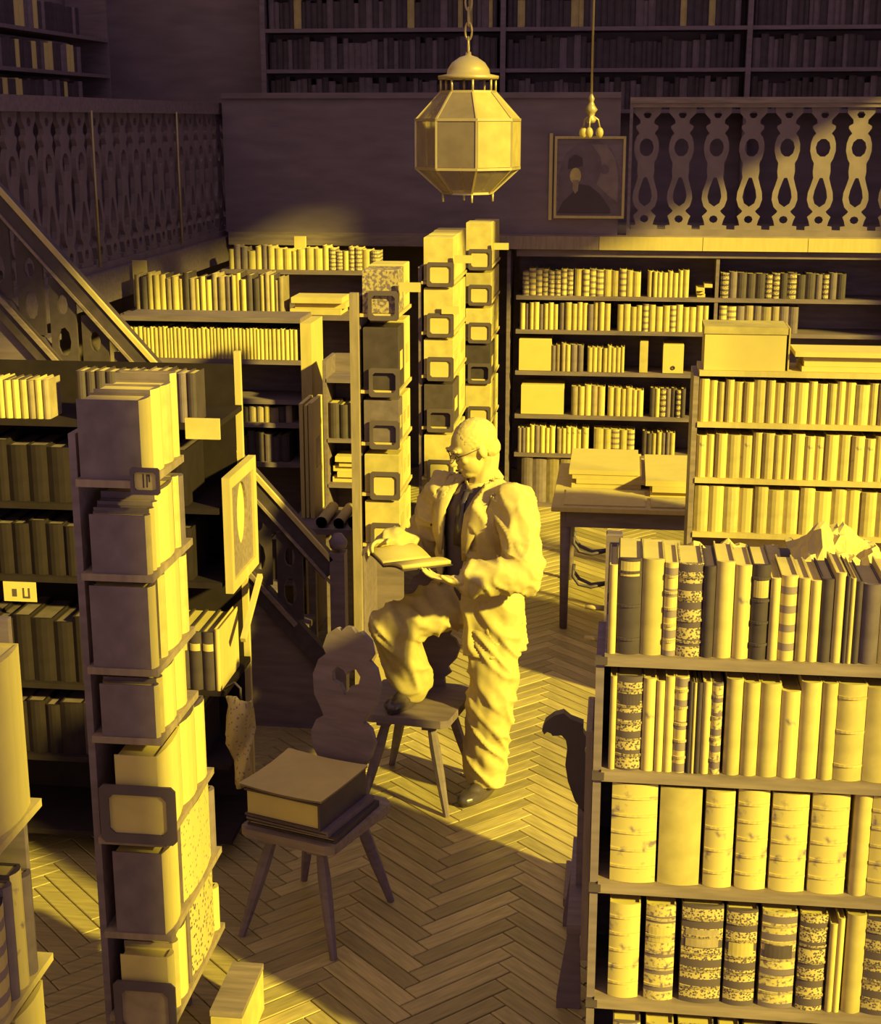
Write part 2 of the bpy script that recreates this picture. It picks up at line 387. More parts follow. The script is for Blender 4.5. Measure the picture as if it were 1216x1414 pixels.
# ------------------------------------------------------------------ bookcases
def case(name, label, x0, x1, y0, y1, shelves, top, wood='wood_dark', t=0.026, uprights=None, back=True, edge=None, base=0.0):
    """open bookcase: shelves = heights of the standing surfaces; uprights = list of x positions"""
    o = thing(name, label, 'bookcase', ((x0 + x1) / 2, (y0 + y1) / 2, 0))
    lx, ly = (x0 + x1) / 2, (y0 + y1) / 2
    def put(n, *a, m=wood):
        q = MB(); q.box(a[0] - lx, a[1] - lx, a[2] - ly, a[3] - ly, a[4], a[5]); return q.obj(n, m, o)
    for z in shelves: put('shelf', x0, x1, y0, y1 - (0.02 if back else 0), z - t, z, m=edge or wood)
    for xu in (uprights if uprights is not None else (x0 - 0.025, x1)):
        put('upright', xu, xu + 0.025, y0 + 0.006, y1, base, top)
    if back: put('back_panel', x0, x1, y1 - 0.018, y1, base, top)
    return o, put

# --- folio bookcase by the bench (front right)
FX = -0.02; FY = 3.70; PXM = 1 / 554.0 * 1.0
FZ = [P(836, y, FY).z for y in (905, 1065, 1220, 1380)] + [0.14]
fr, put = case('folio_bookcase', 'open wooden bookcase of old folios standing beside the carved bench', FX, 1.02, FY, FY + 0.36, FZ, FZ[0] + 0.03, 'wood_dark', 0.03, uprights=(1.02,), edge='wood_mid')
put('end_panel', FX - 0.022, FX, FY + 0.012, FY + 0.36, 0.0, FZ[0] - 0.03)
for z in FZ[:4]:
    q = MB(); q.box(-0.02, 0.012, -0.004, 0.012, -0.016, 0.006); q.obj('shelf_bracket', 'iron', fr, (FX - (FX + 1.02) / 2 - 0.004, -0.18, z - 0.01))
def fx(px, row): return P(px, (905, 1065, 1220, 1380, 1540)[row], FY + 0.01).x
def frow(rw, items, where, name, cat, noun, hpx):
    """items: (px0, px1, style, height fraction, extra)"""
    x = fx(items[0][0], rw) ; specs = []
    k = 0.001853
    prev = items[0][0]
    for it in items:
        if it[0] - prev > 2.5: specs.append(((it[0] - prev) * k, 0, 0, None))
        w = (it[1] - it[0]) * k - 0.0015
        ex = dict(it[4]) if len(it) > 4 else {}
        ex.setdefault('in', 0.012); ex['look'] = ex.get('look', LOOK[it[2]])
        specs.append((w, hpx * it[3], 0.2 if cat == 'book' else 0.25, it[2], ex)); prev = it[1]
    row(specs, max(x, FX + 0.003), FY, FZ[rw], where, 'bench end', where, name, cat, True, noun=noun)
B4 = {'bands': 4}; B5 = {'bands': 5}; BT = {'bands': 4, 'title': (0.66, 0.84, 'cream')}
r1 = [(838, 850, 'cream', .93), (850, 884, 'dark', 1.0, {'bands': 3, 'title': (.82, .97, 'cream')}), (884, 915, 'cream', 1.0), (915, 934, 'banded', .97, B5), (935, 970, 'tooled', .97, B4), (971, 988, 'dark', .95),
      (988, 1014, 'cream', 1.0), (1014, 1037, 'worn', .97), (1038, 1064, 'dark', .98, BT), (1066, 1080, 'cream', .85), (1080, 1104, 'banded', .88), (1104, 1120, 'cream', .86), (1120, 1135, 'cream', .84),
      (1136, 1154, 'dark', .86), (1155, 1170, 'cream', .93), (1170, 1176, 'dark', .9), (1177, 1184, 'cream', .88), (1185, 1195, 'dark', .85), (1196, 1222, 'brown', .82), (1224, 1262, 'cream', .9), (1264, 1290, 'tan', .85), (1292, 1330, 'cream', .9), (1332, 1356, 'dark', .88), (1358, 1384, 'cream', .92)]
r2 = [(839, 849, 'cream', .98), (849, 886, 'tooled', .98, {'bands': 5, 'title': (.7, .82, 'dark')}), (887, 906, 'worn', .97), (907, 919, 'cream', .95), (921, 935, 'cream', 1.0), (936, 956, 'banded', 1.0, B5), (957, 963, 'dark', .96),
      (963, 968, 'cream', .95), (968, 976, 'dark', .95), (976, 989, 'cream', .96), (990, 1006, 'tooled_light', .95, B4), (1010, 1034, 'cream', 1.0), (1035, 1059, 'cream', .97), (1060, 1089, 'cream', .97),
      (1091, 1118, 'worn', .90), (1120, 1149, 'cream', 1.0), (1150, 1172, 'cream', 1.0), (1173, 1213, 'cream', 1.0, {'bands': 3}), (1215, 1262, 'cream', .97), (1264, 1300, 'brown', .95, B4), (1302, 1340, 'cream', .98), (1342, 1380, 'worn', .96)]
r3 = [(841, 908, 'worn', 1.0, B5), (911, 972, 'cream', .98), (977, 1019, 'worn', .97, B4), (1023, 1068, 'worn', 1.0, B5), (1072, 1124, 'worn', .98, B5), (1128, 1181, 'worn', 1.0, B5), (1187, 1212, 'cream', 1.02), (1214, 1270, 'worn', 1.0, B5), (1274, 1330, 'cream', .98, B4), (1334, 1380, 'worn', 1.0, B5)]
r4 = [(838, 884, 'worn', .97, B5), (892, 936, 'tooled_light', .97, {'bands': 5, 'title': (.62, .78, 'cream')}), (945, 1006, 'tooled', 1.0, {'bands': 5, 'title': (.58, .76, 'tan')}), (1010, 1056, 'tooled', .98, {'bands': 5, 'title': (.52, .66, 'cream')}),
      (1062, 1113, 'tooled_light', .98, {'bands': 5, 'title': (.52, .66, 'dark')}), (1117, 1157, 'tooled', .97, B5), (1160, 1171, 'cream', .9), (1173, 1183, 'white', .96), (1186, 1214, 'cream', 1.0), (1216, 1268, 'tooled', .98, B5), (1272, 1330, 'worn', .97, B5), (1334, 1378, 'tooled', .96, B5)]
r5 = [(842, 884, 'tooled_light', .93, B5), (892, 934, 'worn', .93, B5), (940, 994, 'tooled', .94, B5), (1000, 1032, 'tooled_light', .94, B4), (1038, 1092, 'dark', .9, B5), (1098, 1140, 'cream', .9), (1144, 1196, 'worn', .92, B5), (1200, 1250, 'dark', .9, B5), (1254, 1310, 'worn', .92, B5), (1314, 1374, 'tooled', .92, B5)]
frow(0, r1, 'top shelf of the folio bookcase', 'leather_book', 'book', 'leather book', 0.262)
frow(1, r2, 'second shelf of the folio bookcase', 'leather_book', 'book', 'leather book', 0.272)
frow(2, r3, 'third shelf of the folio bookcase', 'leather_folio', 'folio', 'folio', 0.292)
frow(3, r4, 'fourth shelf of the folio bookcase', 'leather_folio', 'folio', 'folio', 0.300)
frow(4, r5, 'bottom shelf of the folio bookcase', 'leather_folio', 'folio', 'folio', 0.290)

# --- storage counter with coat hooks behind the folio bookcase
OCZ = 1.55
oc = thing('storage_counter', 'dark wooden counter strewn with papers right behind the folio bookcase', 'counter', (0.4, 4.38, 0))
q = MB(); q.box(-0.40, 0.40, -0.26, 0.25, 0.0, OCZ - .03); q.obj('body', 'wood_dark', oc)
q = MB(); q.bevbox(-0.42, 0.41, -0.27, 0.27, OCZ - .03, OCZ, 0.004); q.obj('counter_top', 'dark', oc)
cs = thing('coat_stand', 'dark wooden coat post with iron hooks and pale pegs behind the folio bookcase', 'coat stand', (-.005, 5.2, 0))
q = MB(); q.bevbox(-.03, .03, -.03, .03, .04, 1.43, .004); q.obj('post', 'wood_dark', cs)
q = MB(); q.bevbox(-.15, .15, -.15, .15, 0, .04, .006); q.obj('base', 'wood_dark', cs)
for z in (1.36, 1.235):
    for dy in (-0.02, 0.05):
        q = MB(); q.tube([(-.03, dy * 0.2, z), (-.08, dy * 0.5, z - 0.012), (-.125, dy, z), (-.147, dy, z + 0.03), (-.145, dy, z + 0.055)], 0.0065, 6); q.obj('coat_hook', 'iron', cs)
for z in (1.14, 1.02): q = MB(); q.tube([(-.03, 0, z), (-.10, 0, z + 0.004)], [0.011, 0.009], 8); q.obj('wooden_peg', 'wood_pale', cs)
def paper_stack(label, x0, x1, y0, y1, z0, z1, n, rot=0.0, grp=None, m='paper', name='paper_stack', seed=1, cat='papers'):
    r = random.Random(seed); o = thing(name, label, cat, ((x0 + x1) / 2, (y0 + y1) / 2, z0 + 0.0008), rot, grp)
    w, d, h = (x1 - x0) / 2, (y1 - y0) / 2, (z1 - z0) / n
    for k in range(n):
        a, c = r.uniform(-.03, .03) * min(1, n - 1), r.uniform(-.03, .03) * min(1, n - 1); q = MB()
        q.box(-w + a, w + a, -d + c, d + c, k * h, (k + 1) * h - 0.0006)
        q.obj('bundle' if n > 1 else 'sheet_block', m if not isinstance(m, list) else m[k % len(m)], o)
    return o
paper_stack('white folder lying on the storage counter above the dark labelled book', .03, .17, 4.18, 4.40, OCZ, OCZ + .03, 2, 0.05, seed=3)
paper_stack('narrow pale folder lying at the coat-stand end of the storage counter', .01, .20, 4.46, 4.62, OCZ, OCZ + .022, 1, -0.04, seed=4, m='cream')
def crumpled(name, label, c, w, d, h, seed, cat='papers', n=14, m='paper', grp=None):
    """loose crumpled sheet with real thickness"""
    vs_ = []; fs_ = []
    for i in range(n + 1):
        for j in range(n + 1):
            u, v = i / n - .5, j / n - .5
            zz = h * (0.5 + 0.5 * noise.noise(Vector((u * 4.5 + seed, v * 4.5, seed * 1.7)))) + h * 0.4 * abs(noise.noise(Vector((u * 11, v * 11 + seed, 3.1))))
            edge = max(abs(u), abs(v)) * 2
            vs_.append((u * w, v * d, max(0.0, zz * (1.1 - 0.6 * edge ** 2))))
    for i in range(n):
        for j in range(n): a = i * (n + 1) + j; fs_.append((a, a + n + 1, a + n + 2, a + 1))
    k = len(vs_); vs2 = vs_ + [(x, y, z + 0.0025) for x, y, z in vs_]
    fs2 = [tuple(reversed(f)) for f in fs_] + [tuple(q_ + k for q_ in f) for f in fs_]
    rim = [i * (n + 1) for i in range(n + 1)] + [n * (n + 1) + j for j in range(1, n + 1)] + [i * (n + 1) + n for i in range(n - 1, -1, -1)] + [j for j in range(n - 1, 0, -1)]
    for i in range(len(rim)): a, c2 = rim[i], rim[(i + 1) % len(rim)]; fs2.append((a, c2, c2 + k, a + k))
    q = MB(); q.add(vs2, fs2); o = q.obj(name, m, None, c); return tag(o, label, cat, grp)
crumpled('loose_papers', 'crumpled wrapping paper heaped on the storage counter above the brown book', (0.655, 4.38, OCZ + .0008), 0.26, 0.40, 0.16, 5)
crumpled('loose_papers', 'torn papers scattered on the storage counter above the tooled books', (0.36, 4.36, OCZ + .0008), 0.28, 0.34, 0.09, 9)

# --- box-topped bookcase of cream journals (middle right)
RX0, RX1, RY = 0.365, 1.75, 7.0
RZ = [P(960, y, RY).z for y in (512, 583, 660, 735)]
rc, put = case('journal_bookcase', 'pale-edged bookcase of cream journals with a carton on top beside the table', RX0, RX1, RY, RY + 0.32, [RZ[0], RZ[1], RZ[2], RZ[3]], RZ[0] - 0.026, 'wood_mid', 0.024, edge='wood_pale')
put('plinth', RX0, RX1, RY + 0.05, RY + 0.30, 0.0, 0.5, m='wood_dark')
for k, (z, h, wh) in enumerate(((RZ[1], .205, 'top shelf of the journal bookcase'), (RZ[2], .222, 'middle shelf of the journal bookcase'), (RZ[3], .232, 'bottom shelf of the journal bookcase'))):
    sp = rand_specs(1.37, (0.034, 0.062) if k < 2 else (0.058, 0.075), h, 0.2, ['cream', 'white', 'cream', 'white', 'cream', 'worn'] if k == 1 else ['cream', 'white', 'cream', 'white'], 0.09, 40 + k, 0.5)
    row(sp, RX0 + 0.004, RY + 0.012, z, wh, 'table end', wh, 'paper_bound_journal', 'journal', noun='journal')
ct = thing('carton', 'plain pale carton standing on top of the journal bookcase', 'box', (0.60, 7.15, RZ[0]))
q = MB(); q.box(-0.215, 0.16, -0.12, 0.12, 0.0008, 0.17); q.obj('body', 'white', ct)
q = MB(); q.box(-0.22, 0.165, -0.125, 0.125, 0.172, 0.205); q.obj('lid', 'cream', ct)
paper_stack('flat pile of wide pale folders on top of the journal bookcase', 0.83, 1.7, 7.02, 7.26, RZ[0], RZ[0] + 0.095, 4, seed=5, m='white', name='folder_pile')
q = MB(); q.box(-0.003, 0.003, -0.1, 0.1, 0.0008, 0.20); tag(q.obj('card_folder', 'cream', None, (0.775, 7.14, RZ[0])), 'thin upright cream folder between the carton and folder pile', 'folder')
paper_stack('pale folders stowed under the lowest shelf of the journal bookcase', 0.55, 1.6, 7.06, 7.28, 0.5, 0.90, 5, seed=6, m=['cream', 'wood_mid', 'white', 'wood_mid', 'cream'], name='folder_pile')

# --- rear bookcase under the gallery
BY = 11.03
BZ = [P(715, y, BY).z for y in (408, 455, 512, 572, 625)] + [0.03]
bc, put = case('rear_bookcase', 'wide dark bookcase against the wall beneath the rear gallery', -0.79, 3.2, BY, BY + 0.36, BZ, 1.94, 'wood_dark', 0.03, uprights=(-0.86, 0.66, 1.95, 3.2))
for z in (1.90,): put('cornice', -0.79, 3.2, BY - 0.005, BY + 0.02, z, 1.95)
def rrow(k, px0, px1, w, h, styles, seed, where, start=1):
    z = BZ[k]; x0 = P(px0, 480, BY).x; x1 = P(px1, 480, BY).x
    return row(rand_specs(x1 - x0, w, h, 0.2, styles, 0.12, seed, 0.4), x0, BY + 0.01, z, where, 'aisle end', where, start=start)
W0 = ['first', 'second', 'third', 'fourth', 'fifth']
wr = ['%s shelf down, rear bookcase' % w for w in W0]
i = rrow(0, 720, 790, (.040, .052), .20, ['banded', 'tooled_light'], 61, wr[0]); i = rrow(0, 791, 890, (.045, .06), .20, ['banded', 'cream'], 62, wr[0], i); rrow(0, 891, 950, (.03, .045), .20, ['cream'], 63, wr[0], i)
i = rrow(1, 717, 770, (.028, .045), .205, ['cream', 'brown', 'white', 'cream'], 64, wr[1]); i = rrow(1, 771, 850, (.035, .05), .21, ['cream', 'white', 'brown', 'cream'], 65, wr[1], i); rrow(1, 851, 978, (.04, .052), .20, ['banded', 'cream', 'cream'], 66, wr[1], i)
i = rrow(2, 761, 810, (.03, .05), .215, ['dark', 'cream', 'tan', 'brown'], 67, wr[2]); i = rrow(2, 811, 866, (.025, .04), .20, ['cream', 'white', 'cream'], 68, wr[2], i)
i = rrow(3, 790, 840, (.04, .055), .235, ['white', 'cream', 'tan'], 69, wr[3]); i = rrow(3, 841, 899, (.03, .05), .22, ['white', 'cream'], 70, wr[3], i); rrow(3, 900, 950, (.03, .045), .22, ['tooled', 'dark', 'cream', 'brown'], 71, wr[3], i)
i = rrow(4, 716, 770, (.026, .042), .215, ['cream', 'white', 'brown', 'cream'], 72, wr[4]); i = rrow(4, 771, 822, (.03, .05), .205, ['cream', 'worn', 'tan'], 73, wr[4], i); i = rrow(4, 823, 890, (.05, .075), .20, ['banded', 'cream'], 74, wr[4], i); rrow(4, 891, 938, (.025, .04), .19, ['brown', 'cream', 'dark'], 75, wr[4], i)
i = rrow(5, 722, 800, (.07, .11), .36, ['worn', 'brown', 'tan'], 76, 'bottom shelf, rear bookcase')
# right-hand bay: dark books, its half shade put into their colours
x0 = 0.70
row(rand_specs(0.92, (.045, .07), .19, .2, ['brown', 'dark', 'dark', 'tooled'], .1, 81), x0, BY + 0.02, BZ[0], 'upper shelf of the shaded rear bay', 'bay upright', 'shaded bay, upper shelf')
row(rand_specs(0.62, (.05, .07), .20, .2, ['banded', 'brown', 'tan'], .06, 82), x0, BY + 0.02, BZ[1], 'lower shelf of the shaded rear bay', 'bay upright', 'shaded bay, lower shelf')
def box_file(label, c, w, h, d, m='white', lab='cream', hole=True, grp=None, rotz=0.0, lid=False):
    """slip-case box: faces -Y; c = bottom centre of the front"""
    o = thing('box_file', label, 'box', c, rotz, grp)
    q = MB(); q.bevbox(-w / 2, w / 2, 0, d, 0.0008, h, 0.003); q.obj('body', m, o)
    if lab:
        q = MB(); q.box(-w * .32, w * .32, -0.0025, 0.001, h * .3, h * .62); q.obj('paper_label', lab, o)
    if hole:
        q = MB(); q.lathe([(0.0, 0), (0.016, 0), (0.016, 0.004), (0.009, 0.004), (0.009, 0.002), (0.0, 0.002)], n=12); q.obj('finger_ring', 'iron', o, (0, -0.001, h * .2), rot=(math.pi / 2, 0, 0))
    return o
a = P(738, 512, BY).x; box_file('blank white box at the aisle end of the third shelf, rear bookcase', (a, BY + .012, BZ[2]), .24, .24, .25, 'white', None, False)
a = P(925, 512, BY).x; box_file('white box with ring pull on the third shelf, rear bookcase', (a + .02, BY + .012, BZ[2]), .15, .215, .25, 'white', None, True)
a = P(888, 512, BY).x; box_file('narrow cream box beside the ring-pull box, rear bookcase', (a, BY + .012, BZ[2]), .06, .235, .25, 'cream', None, False)
a = P(748, 572, BY).x; box_file('wide white box at the aisle end of the fourth shelf, rear bookcase', (a, BY + .012, BZ[3]), .32, .225, .25, 'white', None, False)
paper_stack('small untidy pile of papers at the end of the first shelf, rear bookcase', P(962, 408, BY).x + .02, .61, BY + .02, BY + .2, BZ[0], BZ[0] + .10, 4, seed=8)

# --- table with spread sheets in front of the rear bookcase
ta, tb = PZ(762, 698, .75), PZ(955, 706, .75)
tx0, tx1, ty0, ty1 = -0.37, 0.62, 8.16, 9.28
tb_ = thing('reading_table', 'wooden reading table covered with large sheets before the rear bookcase', 'table', ((tx0 + tx1) / 2, (ty0 + ty1) / 2, 0))
hx, hy = (tx1 - tx0) / 2, (ty1 - ty0) / 2
q = MB(); q.bevbox(-hx, hx, -hy, hy, .72, .75, .004); q.obj('table_top', 'wood_pale', tb_)
for yy in (-hy + .05, hy - .07): q = MB(); q.box(-hx + .06, hx - .06, yy, yy + .02, .62, .72); q.obj('apron', 'wood_dark', tb_)
for sx in (-1, 1):
    for sy in (-1, 1): q = MB(); q.tube([(sx * (hx - .08), sy * (hy - .08), 0), (sx * (hx - .08), sy * (hy - .08), .72)], [.022, .032], 8); q.obj('leg', 'wood_dark', tb_)
paper_stack('thick pile of large pale sheets on the reading table', -.27, .14, 8.62, 9.22, .75, .86, 4, seed=11, m=['paper', 'white'])
paper_stack('tall pile of pale boards at the reading table end by the journals', .19, .56, 8.45, 9.15, .75, .85, 3, seed=12, m='white')
paper_stack('single large sheet lying flat on the reading table edge', -.30, .16, 8.20, 8.56, .75, .757, 1, seed=13)
paper_stack('folded sheet lying flat between the large sheet and the boards', .19, .50, 8.19, 8.41, .75, .76, 1, seed=14, m='cream')
# ------------------------------------------------------------------ aisle stacks on the left (spines face the aisle, +X)
def label_frame(parent, x, y, z, w, h, card=None, txt=None, cham=0.012, m='frame'):
    """label holder plate facing -Y with a cut window; x, z = centre"""
    q = MB(); a, c = w / 2, h / 2; iw, ih = a * .76, c * .68; k = min(iw, ih) * .25
    hole = [(-iw + k, -ih), (iw - k, -ih), (iw, -ih + k), (iw, ih - k), (iw - k, ih), (-iw + k, ih), (-iw, ih - k), (-iw, -ih + k)]
    r = min(a, c) * .14
    q.plate([(-a, -c + r), (-a + r, -c), (a - r, -c), (a, -c + r), (a, c - r), (a - r, c), (-a + r, c), (-a, c - r)], [hole], -0.004, 0.004, 'y')
    o = q.obj('label_frame', m, parent, (x, y, z))
    if card:
        q = MB(); q.box(-iw - .004, iw + .004, 0.0042, 0.006, -ih - .004, ih + .004); q.obj('label_card', card, o)
    if txt:
        q = MB()
        for (u0, u1, v0, v1) in txt: q.box(u0 * iw, u1 * iw, 0.003, 0.0043, v0 * ih, v1 * ih)
        q.obj('label_numeral', 'ink', o)
    return o
NUM17 = [(-.25, -.12, -.75, .75), (.08, .42, .5, .72), (.08, .2, -.7, .5), (.3, .42, -.1, .6)]
def aisle_stack(name, label, X, D, y0, y1, zs, wood='wood_dark', edge='wood_pale', t=0.02, top=None, short={}):
    o = thing(name, label, 'bookcase', (X - D / 2, (y0 + y1) / 2, 0)); lx, ly = X - D / 2, (y0 + y1) / 2
    for k, z in enumerate(zs):
        q = MB(); q.box(-D / 2, D / 2, y0 - ly, short.get(k, y1) - ly, z - t, z); q.obj('shelf', edge, o)
    tp = top or zs[0] + .2
    q = MB(); q.box(-D / 2 - .02, -D / 2, y0 + .02 - ly, y1 - ly, 0, tp); q.obj('back_panel', wood, o)
    q = MB(); q.box(-D / 2, (D / 2 - .05) if not short else -D / 2 + .07, y1 - ly, y1 - ly + .02, 0, tp); q.obj('end_panel', wood, o)
    return o, lx, ly
def yrow(specs, X, y0, z, where, anchor, name='bound_volume', cat='volume', noun='volume'):
    row(specs, y0, X, z, where, anchor, where, name, cat, along='y', noun=noun)

L1X, L1Y = -1.235, 3.70
l1z = [P(200, y, L1Y).z for y in (665, 795, 925, 1020, 1160, 1290, 1405)]
l1, lx, ly = aisle_stack('aisle_bookcase', 'overfull aisle bookcase with label frames, its books spilling out beside the parquet', L1X, 0.20, L1Y, 4.25, l1z, edge='wood_grey', top=l1z[0] + .12, short={0: 4.03, 1: 4.08, 2: 4.07, 3: 4.07, 4: 4.2})
def fr1(px0, px1, py0, py1, card, txt=None, dy=-0.012):
    a, c = P(px0, py0, L1Y), P(px1, py1, L1Y)
    label_frame(l1, (a.x + c.x) / 2 - lx, L1Y + dy - ly, (a.z + c.z) / 2, c.x - a.x, a.z - c.z, card, txt)
fr1(184, 226, 642, 680, 'paper', NUM17, -0.03)
fr1(138, 247, 1080, 1165, 'paper'); fr1(158, 247, 1350, 1432, 'tan')
q = MB(); q.box(-.05, .05, -.004, .004, -.03, .03); a = P(282, 592, 4.5); q.obj('card_sign', 'cream', l1, (L1X + .062 - lx, 4.02 - ly, P(282, 592, 4.02).z))
q = MB(); q.box(-.03, .0, .0, .25, .0, .05)
def v(w, h, d, st, **k): return (w, h, d, st, k)
S = L1X - 0.006
DW, DC, DK = 'board/white', 'board/cream', 'board/board'  # dark boards beside pale spines: unlit sides painted in
yrow([v(.10, .215, 0.182, 'brown/white', **{'in': .0}), v(.085, .225, 0.170, 'board/white'), v(.09, .22, 0.170, DC), v(.045, .24, 0.170, DW)], S, L1Y + .01, l1z[0], 'top shelf, aisle bookcase', 'label-frame end')
yrow([v(.035, .165, 0.164, DC), v(.03, .175, 0.164, DW), v(.03, .185, 0.164, DW), v(.16, .205, 0.164, DW), v(.04, .21, 0.157, DC), v(.05, .20, 0.157, DK)], S, L1Y + .005, l1z[1], 'second shelf, aisle bookcase', 'label-frame end')
yrow([v(.055, .235, 0.176, DW), v(.03, .225, 0.157, DK, **{'in': .03}), v(.05, .24, 0.164, DC), v(.15, .245, 0.164, DW), v(.06, .235, 0.157, DC)], S, L1Y + .004, l1z[2], 'third shelf, aisle bookcase', 'label-frame end')
yrow([v(.03, .155, 0.164, DW), v(.04, .165, 0.164, DC), v(.13, .17, 0.157, DW), v(.10, .175, 0.157, DW)], S, L1Y + .004, l1z[3], 'fourth shelf, aisle bookcase', 'label-frame end')
yrow([v(.22, .255, 0.134, 'white/white'), v(.15, .26, 0.170, DW), v(.10, .25, 0.170, DW)], S, L1Y + .004, l1z[4], 'fifth shelf, aisle bookcase', 'label-frame end')
yrow([v(.15, .255, 0.157, 'board/white'), v(.03, .24, 0.157, DK, **{'in': .02}), v(.30, .265, 0.164, 'board/speckle_light'), v(.045, .22, 0.157, DK)], S, L1Y + .004, l1z[5], 'sixth shelf, aisle bookcase', 'label-frame end')
yrow([v(.05, .20, 0.152, 'paper/white'), v(.04, .215, 0.157, 'tan/cream'), v(.09, .23, 0.164, DW), v(.02, .24, 0.164, DK), v(.28, .245, 0.164, 'board/speckle'), v(.045, .15, 0.164, 'cream/white')], S, L1Y + .004, l1z[6], 'lowest shelf, aisle bookcase', 'label-frame end')
bx = thing('index_box', 'pale index box on the parquet against the foot of the aisle bookcase', 'box', (-1.165, 4.12, 0))
q = MB(); q.bevbox(-.05, .05, -.14, .14, .0008, .15, .003); q.obj('body', 'cream', bx)
q = MB(); q.box(-.052, .052, -.142, .142, .152, .172); q.obj('lid', 'wood_mid', bx)
# nearer bookcase of the same run
l0z = [1.30, .885, .5]
L0X = -1.345
l0, lx0, ly0 = aisle_stack('aisle_bookcase', 'aisle bookcase run of tall pale folders before the label-frame bookcase', L0X, .34, 2.3, 3.12, l0z, top=1.75)
yrow([v(.2, .40, .3, DW), v(.2, .42, .3, DC), v(.2, .41, .3, DW), v(.18, .40, .3, 'cream/white')], L0X - .005, 2.31, l0z[0], 'top shelf of the folder run', 'far end', 'tall_folder', 'folder', 'tall folder')
yrow([v(.15, .25, .3, DW), v(.15, .26, .3, DC), v(.2, .27, .3, DW), v(.09, .27, .3, 'dark/banded'), v(.04, .29, .3, DK), v(.06, .30, .3, 'dark/worn'), v(.05, .26, .3, 'brown/brown')], L0X - .005, 2.31, l0z[1], 'second shelf of the folder run', 'far end')
yrow([v(.2, .33, .3, DW), v(.2, .33, .3, DW), v(.2, .32, .3, DC), v(.17, .33, .3, 'white/white')], L0X - .005, 2.31, l0z[2], 'third shelf of the folder run', 'far end', 'tall_folder', 'folder', 'tall folder')

# --- three label-framed stacks behind the man
def column(tagw, X, y0, y1, px0, px1, fys, tops, label, edge='wood_pale', D=.19, seed=0, darkf=(), front={}, tags=()):
    zs = [P(px1, y, y0).z for y in fys]
    o, lx, ly = aisle_stack('label_stack', label, X, D, y0, y1, zs + [0.12], 'wood_dark', edge, .016, top=zs[0] + .08)
    r = random.Random(seed)
    for k, dx in tags: q = MB(); q.box(-.05, .05, -.003, .003, -.022, .022); q.obj('projecting_card', 'white', o, (X + dx - lx, y0 - .02 - ly, zs[k] + .13))
    for k, z in enumerate(zs):
        a, c = P(px0, 500, y0).x, P(px1, 500, y0).x
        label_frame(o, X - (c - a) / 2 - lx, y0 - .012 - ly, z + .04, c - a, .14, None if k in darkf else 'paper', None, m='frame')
        up = zs[k - 1] - .03 - z if k else tops
        n = r.choice((2, 3)); L = (y1 - y0 - .01) / n
        for j in range(n):
            h = up * r.uniform(.86, .99)
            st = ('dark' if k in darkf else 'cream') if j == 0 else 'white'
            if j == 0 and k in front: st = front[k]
            pos = ('front', 'middle', 'rear')[j] if n == 3 else ('front', 'rear')[j]
            ob = thing('box_file', '%s box file at the %s of the %s level down, %s' % (LOOK[st] if st != 'white' else 'pale', pos, ORD[k], tagw), 'box', (X - .008, y0 + .004 + j * L + L / 2, z), 0, 'box files on the ' + tagw)
            q = MB(); q.bevbox(-D + .022, 0, -L / 2 + .002, L / 2 - .002, .0008, h, .003)
            for fi in range(len(q.f)): q.m[fi] = 0
            q.obj('body', [st], ob)
            q = MB(); q.box(0.0005, .002, -L * .2, L * .2, h * .3, h * .6); q.obj('spine_label', 'white' if st == 'dark' else 'cream', ob)
    return o, zs
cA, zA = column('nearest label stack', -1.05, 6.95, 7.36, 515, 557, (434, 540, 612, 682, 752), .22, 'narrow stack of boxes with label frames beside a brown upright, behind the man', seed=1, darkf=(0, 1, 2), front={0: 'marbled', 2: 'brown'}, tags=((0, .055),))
q = MB(); q.box(-.02, .02, -.02, .02, 0, zA[0] + .1); q.obj('upright_post', 'wood_grey', cA, (-1.262 + 1.145, -.225, 0))
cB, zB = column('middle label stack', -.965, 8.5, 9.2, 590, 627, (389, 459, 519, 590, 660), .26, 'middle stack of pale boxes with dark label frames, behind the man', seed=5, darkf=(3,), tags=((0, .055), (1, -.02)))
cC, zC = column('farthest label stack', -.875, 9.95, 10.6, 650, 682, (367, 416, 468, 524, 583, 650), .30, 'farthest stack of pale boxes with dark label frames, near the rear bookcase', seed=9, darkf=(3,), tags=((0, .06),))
# --- shelf with oval end panel, before the stairs
SY0, SY1 = 5.20, 5.60
sx1 = -1.455
s2z = [1.79, 1.47, 1.18, .745, .44, .12]
s2 = thing('stair_bookcase', 'open bookcase with pale posts and an oval-holed end panel before the stairs', 'bookcase', (-2.0, 5.4, 0))
for z in s2z: q = MB(); q.box(-.55, .53, -.2, .19, z - .022, z); q.obj('shelf', 'shade_black', s2)
for x_, y_, hgt in ((.515, .205, 2.0), (-.55, -.19, 1.79), (-.55, .19, 1.79)):
    q = MB(); q.box(x_ - .012, x_ + .012, y_ - .012, y_ + .012, 0, hgt); q.obj('post', 'wood_pale', s2)
q = MB(); q.box(-.55, .5, .192, .2, 0, 1.95); q.obj('back_panel', 'shade_black', s2)
z1, z0 = P(345, 636, 5.5).z, P(345, 788, 5.5).z
q = MB(); hw, hh = .2, (z1 - z0) / 2                        # oval panel: thick frame + thin pierced board
q.plate([(-hw, -hh), (hw, -hh), (hw, hh), (-hw, hh)], [[(-hw + .03, -hh + .045), (hw - .045, -hh + .045), (hw - .045, hh - .045), (-hw + .03, hh - .045)]], -.015, .015, 'x')
pn = q.obj('end_panel_frame', 'wood_pale', s2, (sx1 + 2.0 + .016, 0, (z0 + z1) / 2))
